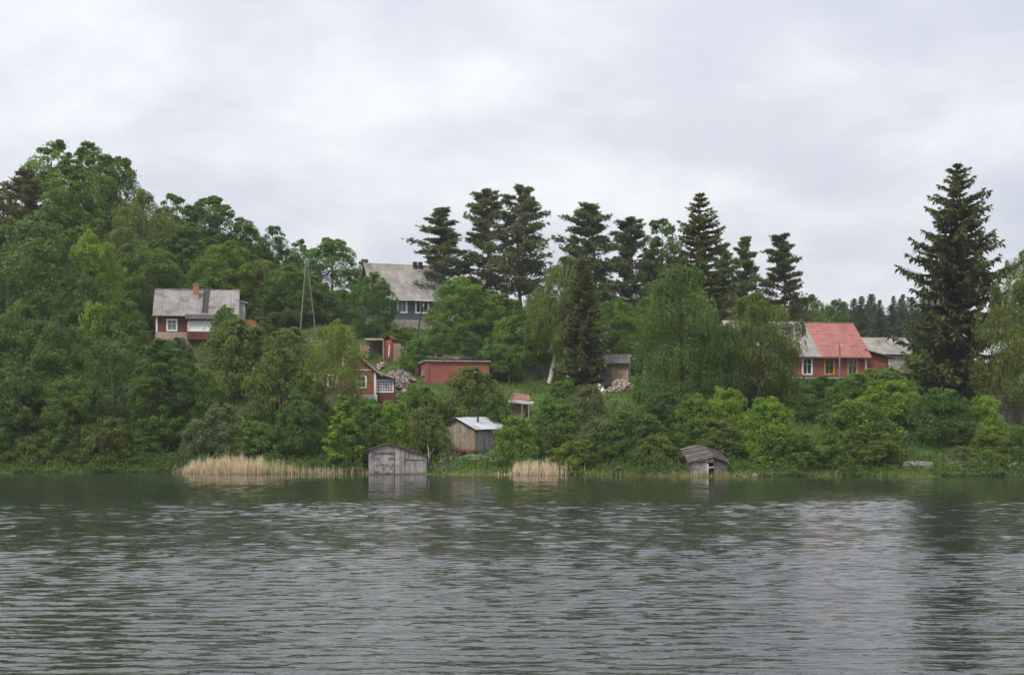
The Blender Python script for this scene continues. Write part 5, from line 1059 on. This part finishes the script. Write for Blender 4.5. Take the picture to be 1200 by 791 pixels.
reeds(2700, 222, 316, 134, 1.6, lambda q: np.interp(q, [216, 230, 262, 300, 312, 325], [1.0, 1.7, 2.1, 2.25, 2.1, 1.5]), STRAW, 'dense bed of tall straw-coloured dry reeds at the left shore')
reeds(1300, 314, 432, 132, 1.6, lambda q: np.interp(q, [312, 325, 345, 380, 430], [2.0, 1.5, 1.3, 1.0, .8]), (.50, .42, .24), 'thinner straw reeds right of the dense left bed', patchy=.6)
reeds(1150, 602, 654, 128, 1.5, lambda q: np.interp(q, [596, 612, 640, 657], [1.0, 1.7, 1.75, 1.5]), STRAW, 'smaller patch of dry straw reeds in the middle of the shore')
reeds(2200, 650, 905, 125, 1.0, lambda q: .65 + 0 * q, (.28, .28, .09), 'low yellowish sedge fringe along the middle shore', .04, 1.2, .8)
reeds(1400, 900, 1210, 125.5, .5, lambda q: .45 + 0 * q, (.20, .25, .07), 'low green sedge fringe along the right shore', .04, 1.2, .9)
reeds(600, -5, 222, 137.5, .5, lambda q: .42 + 0 * q, (.16, .21, .06), 'low green sedge fringe along the left shore', .05, 1.2, .9)
reeds(500, 500, 600, 129, .3, lambda q: .4 + 0 * q, (.22, .26, .07), 'short sedge by the water below the tin-roofed hut', .04)
# grass over the bank
n = 120000; x, y, z = scatter(n, -72, 66, .2, 75, 1.35)
keep = rng.random(n) < np.clip(.25 + .5 * np.sin(x * .35 + np.sin(y * .2) * 2) + .35, .12, 1); x, y, z = x[keep], y[keep], z[keep]; n = len(x)
D = unit(np.stack([rng.normal(size=n) * .35, rng.normal(size=n) * .35, np.ones(n)], 1)); hh = rng.uniform(.22, .65, n)
V, Qd = blades(np.stack([x, y, z - .03], 1), D, hh, rng.uniform(.06, .16, n)); stuff('grass', V, Qd, 'leaf', np.clip(.5 + .2 * np.sin(x * .5) * np.sin(y * .43) + rng.normal(size=n) * .16, 0, 1), (.105, .185, .032), 'long green grass covering the hillside between the houses', 'grass')
# leafy weeds and brush on the bank
n = 60000; x, y, z = scatter(n, -72, 66, .25, 24, 1.25); big = .5 + .5 * np.sin(x * .7 + 1.3 * np.sin(y * .5)); hh = rng.random(n) * (.35 + 1.05 * big ** 2) * np.clip((y - shore(x)) / 2 + .25, .2, 1)
clear = ((x > wx(455, 138)) & (x < wx(600, 138)) & (y < 137)); hh = np.where(clear, hh * .3, hh)
V, Qd = leaves(np.stack([x, y, z + hh], 1), unit(rdir(n) * .7 + np.array([0, 0, .8])), rng.uniform(.14, .32, n), .6)
stuff('undergrowth', V, Qd, 'leaf', np.clip(.45 + .2 * big + rng.normal(size=n) * .14, 0, 1), (.075, .140, .030), 'leafy weeds and low brush on the bank behind the waterline', 'undergrowth')
# brush that hangs down to the waterline, in uneven clumps
n = 56000; x = rng.uniform(-60, 56, n); q = np.clip(.5 + .8 * np.sin(x * .9 + 2.2 * np.sin(x * .27)) * np.sin(x * .37 + 1), 0, 1); y = shore(x) - .6 * q + rng.random(n) ** 1.3 * 3.0; z = np.maximum(hgt(x, y), 0)
top_ = (.3 + 1.6 * q) * np.clip(.35 + (y - shore(x)) * .5, .3, 1) * (.8 + .3 * np.sin(x * 4.1) * np.sin(y * 3.3)); z2 = z + .02 + top_ * rng.random(n) ** .6
pxs = x / y * F + CX; open_ = ((pxs > 505) & (pxs < 600)) | ((pxs > 425) & (pxs < 505)) | ((pxs > 800) & (pxs < 862)) | ((pxs > 1052) & (pxs < 1100)); keep = (rng.random(n) < .35 + .65 * q) & ~open_
x, y, z2, q = x[keep], y[keep], z2[keep], q[keep]; n = len(x)
V, Qd = leaves(np.stack([x, y, z2], 1), unit(rdir(n) * .7 + np.array([0, -.35, .6])), rng.uniform(.13, .26, n), .6)
stuff('bank_brush', V, Qd, 'leaf', np.clip(.42 + .25 * np.sin(x * .6) * np.sin(x * .23 + 2) + rng.normal(size=n) * .14, 0, 1), (.105, .180, .034), 'leafy brush hanging over the waterline along the bank', 'undergrowth')
# white umbels
def umbels(n, px0, px1, s0, s1, label):
    x = rng.uniform(wx(px0, 132), wx(px1, 132), n); y = shore(x) + rng.uniform(s0, s1, n); z = hgt(x, y) + rng.uniform(.45, 1.0, n); k = 9
    P = np.repeat(np.stack([x, y, z], 1), k, 0) + rng.normal(size=(n * k, 3)) * np.array([.11, .11, .03]); V1, Q1 = leaves(P, unit(rdir(n * k) * .5 + np.array([0, -.3, 1])), .07, .8)
    stuff('white_flowers', V1, Q1, 'leaf', rng.uniform(.4, .8, n * k), (.50, .53, .42), label, 'flowers')
umbels(90, 515, 592, 2.0, 6.5, 'white umbel flowers in the meadow below the tin-roofed hut')
umbels(28, 1084, 1104, .8, 2.5, 'white umbel flowers beside the concrete block'); umbels(16, 1158, 1180, .6, 2.0, 'white umbel flowers at the foot of the yellow-green bush')

# ------------------------------------------------------------------ thin damp air over lake and hill
HAZE = 0.00016
hm = bpy.data.materials.new('haze'); hm.use_nodes = True; t = hm.node_tree; t.nodes.clear()
ho = N(t, 'ShaderNodeOutputMaterial'); hv = N(t, 'ShaderNodeVolumePrincipled', i={'Color': (.90, .93, 1.0, 1), 'Density': HAZE, 'Anisotropy': 0.0}); L(t, hv.outputs[0], ho.inputs['Volume']); MATS['haze'] = hm
tag(link('haze', mesh_of('haze', boxv(-1600, 1600, -450, 2700, -6, 75), BOXF, 'haze')), 'thin pale damp air over the lake and the hill', 'haze', kind='stuff')
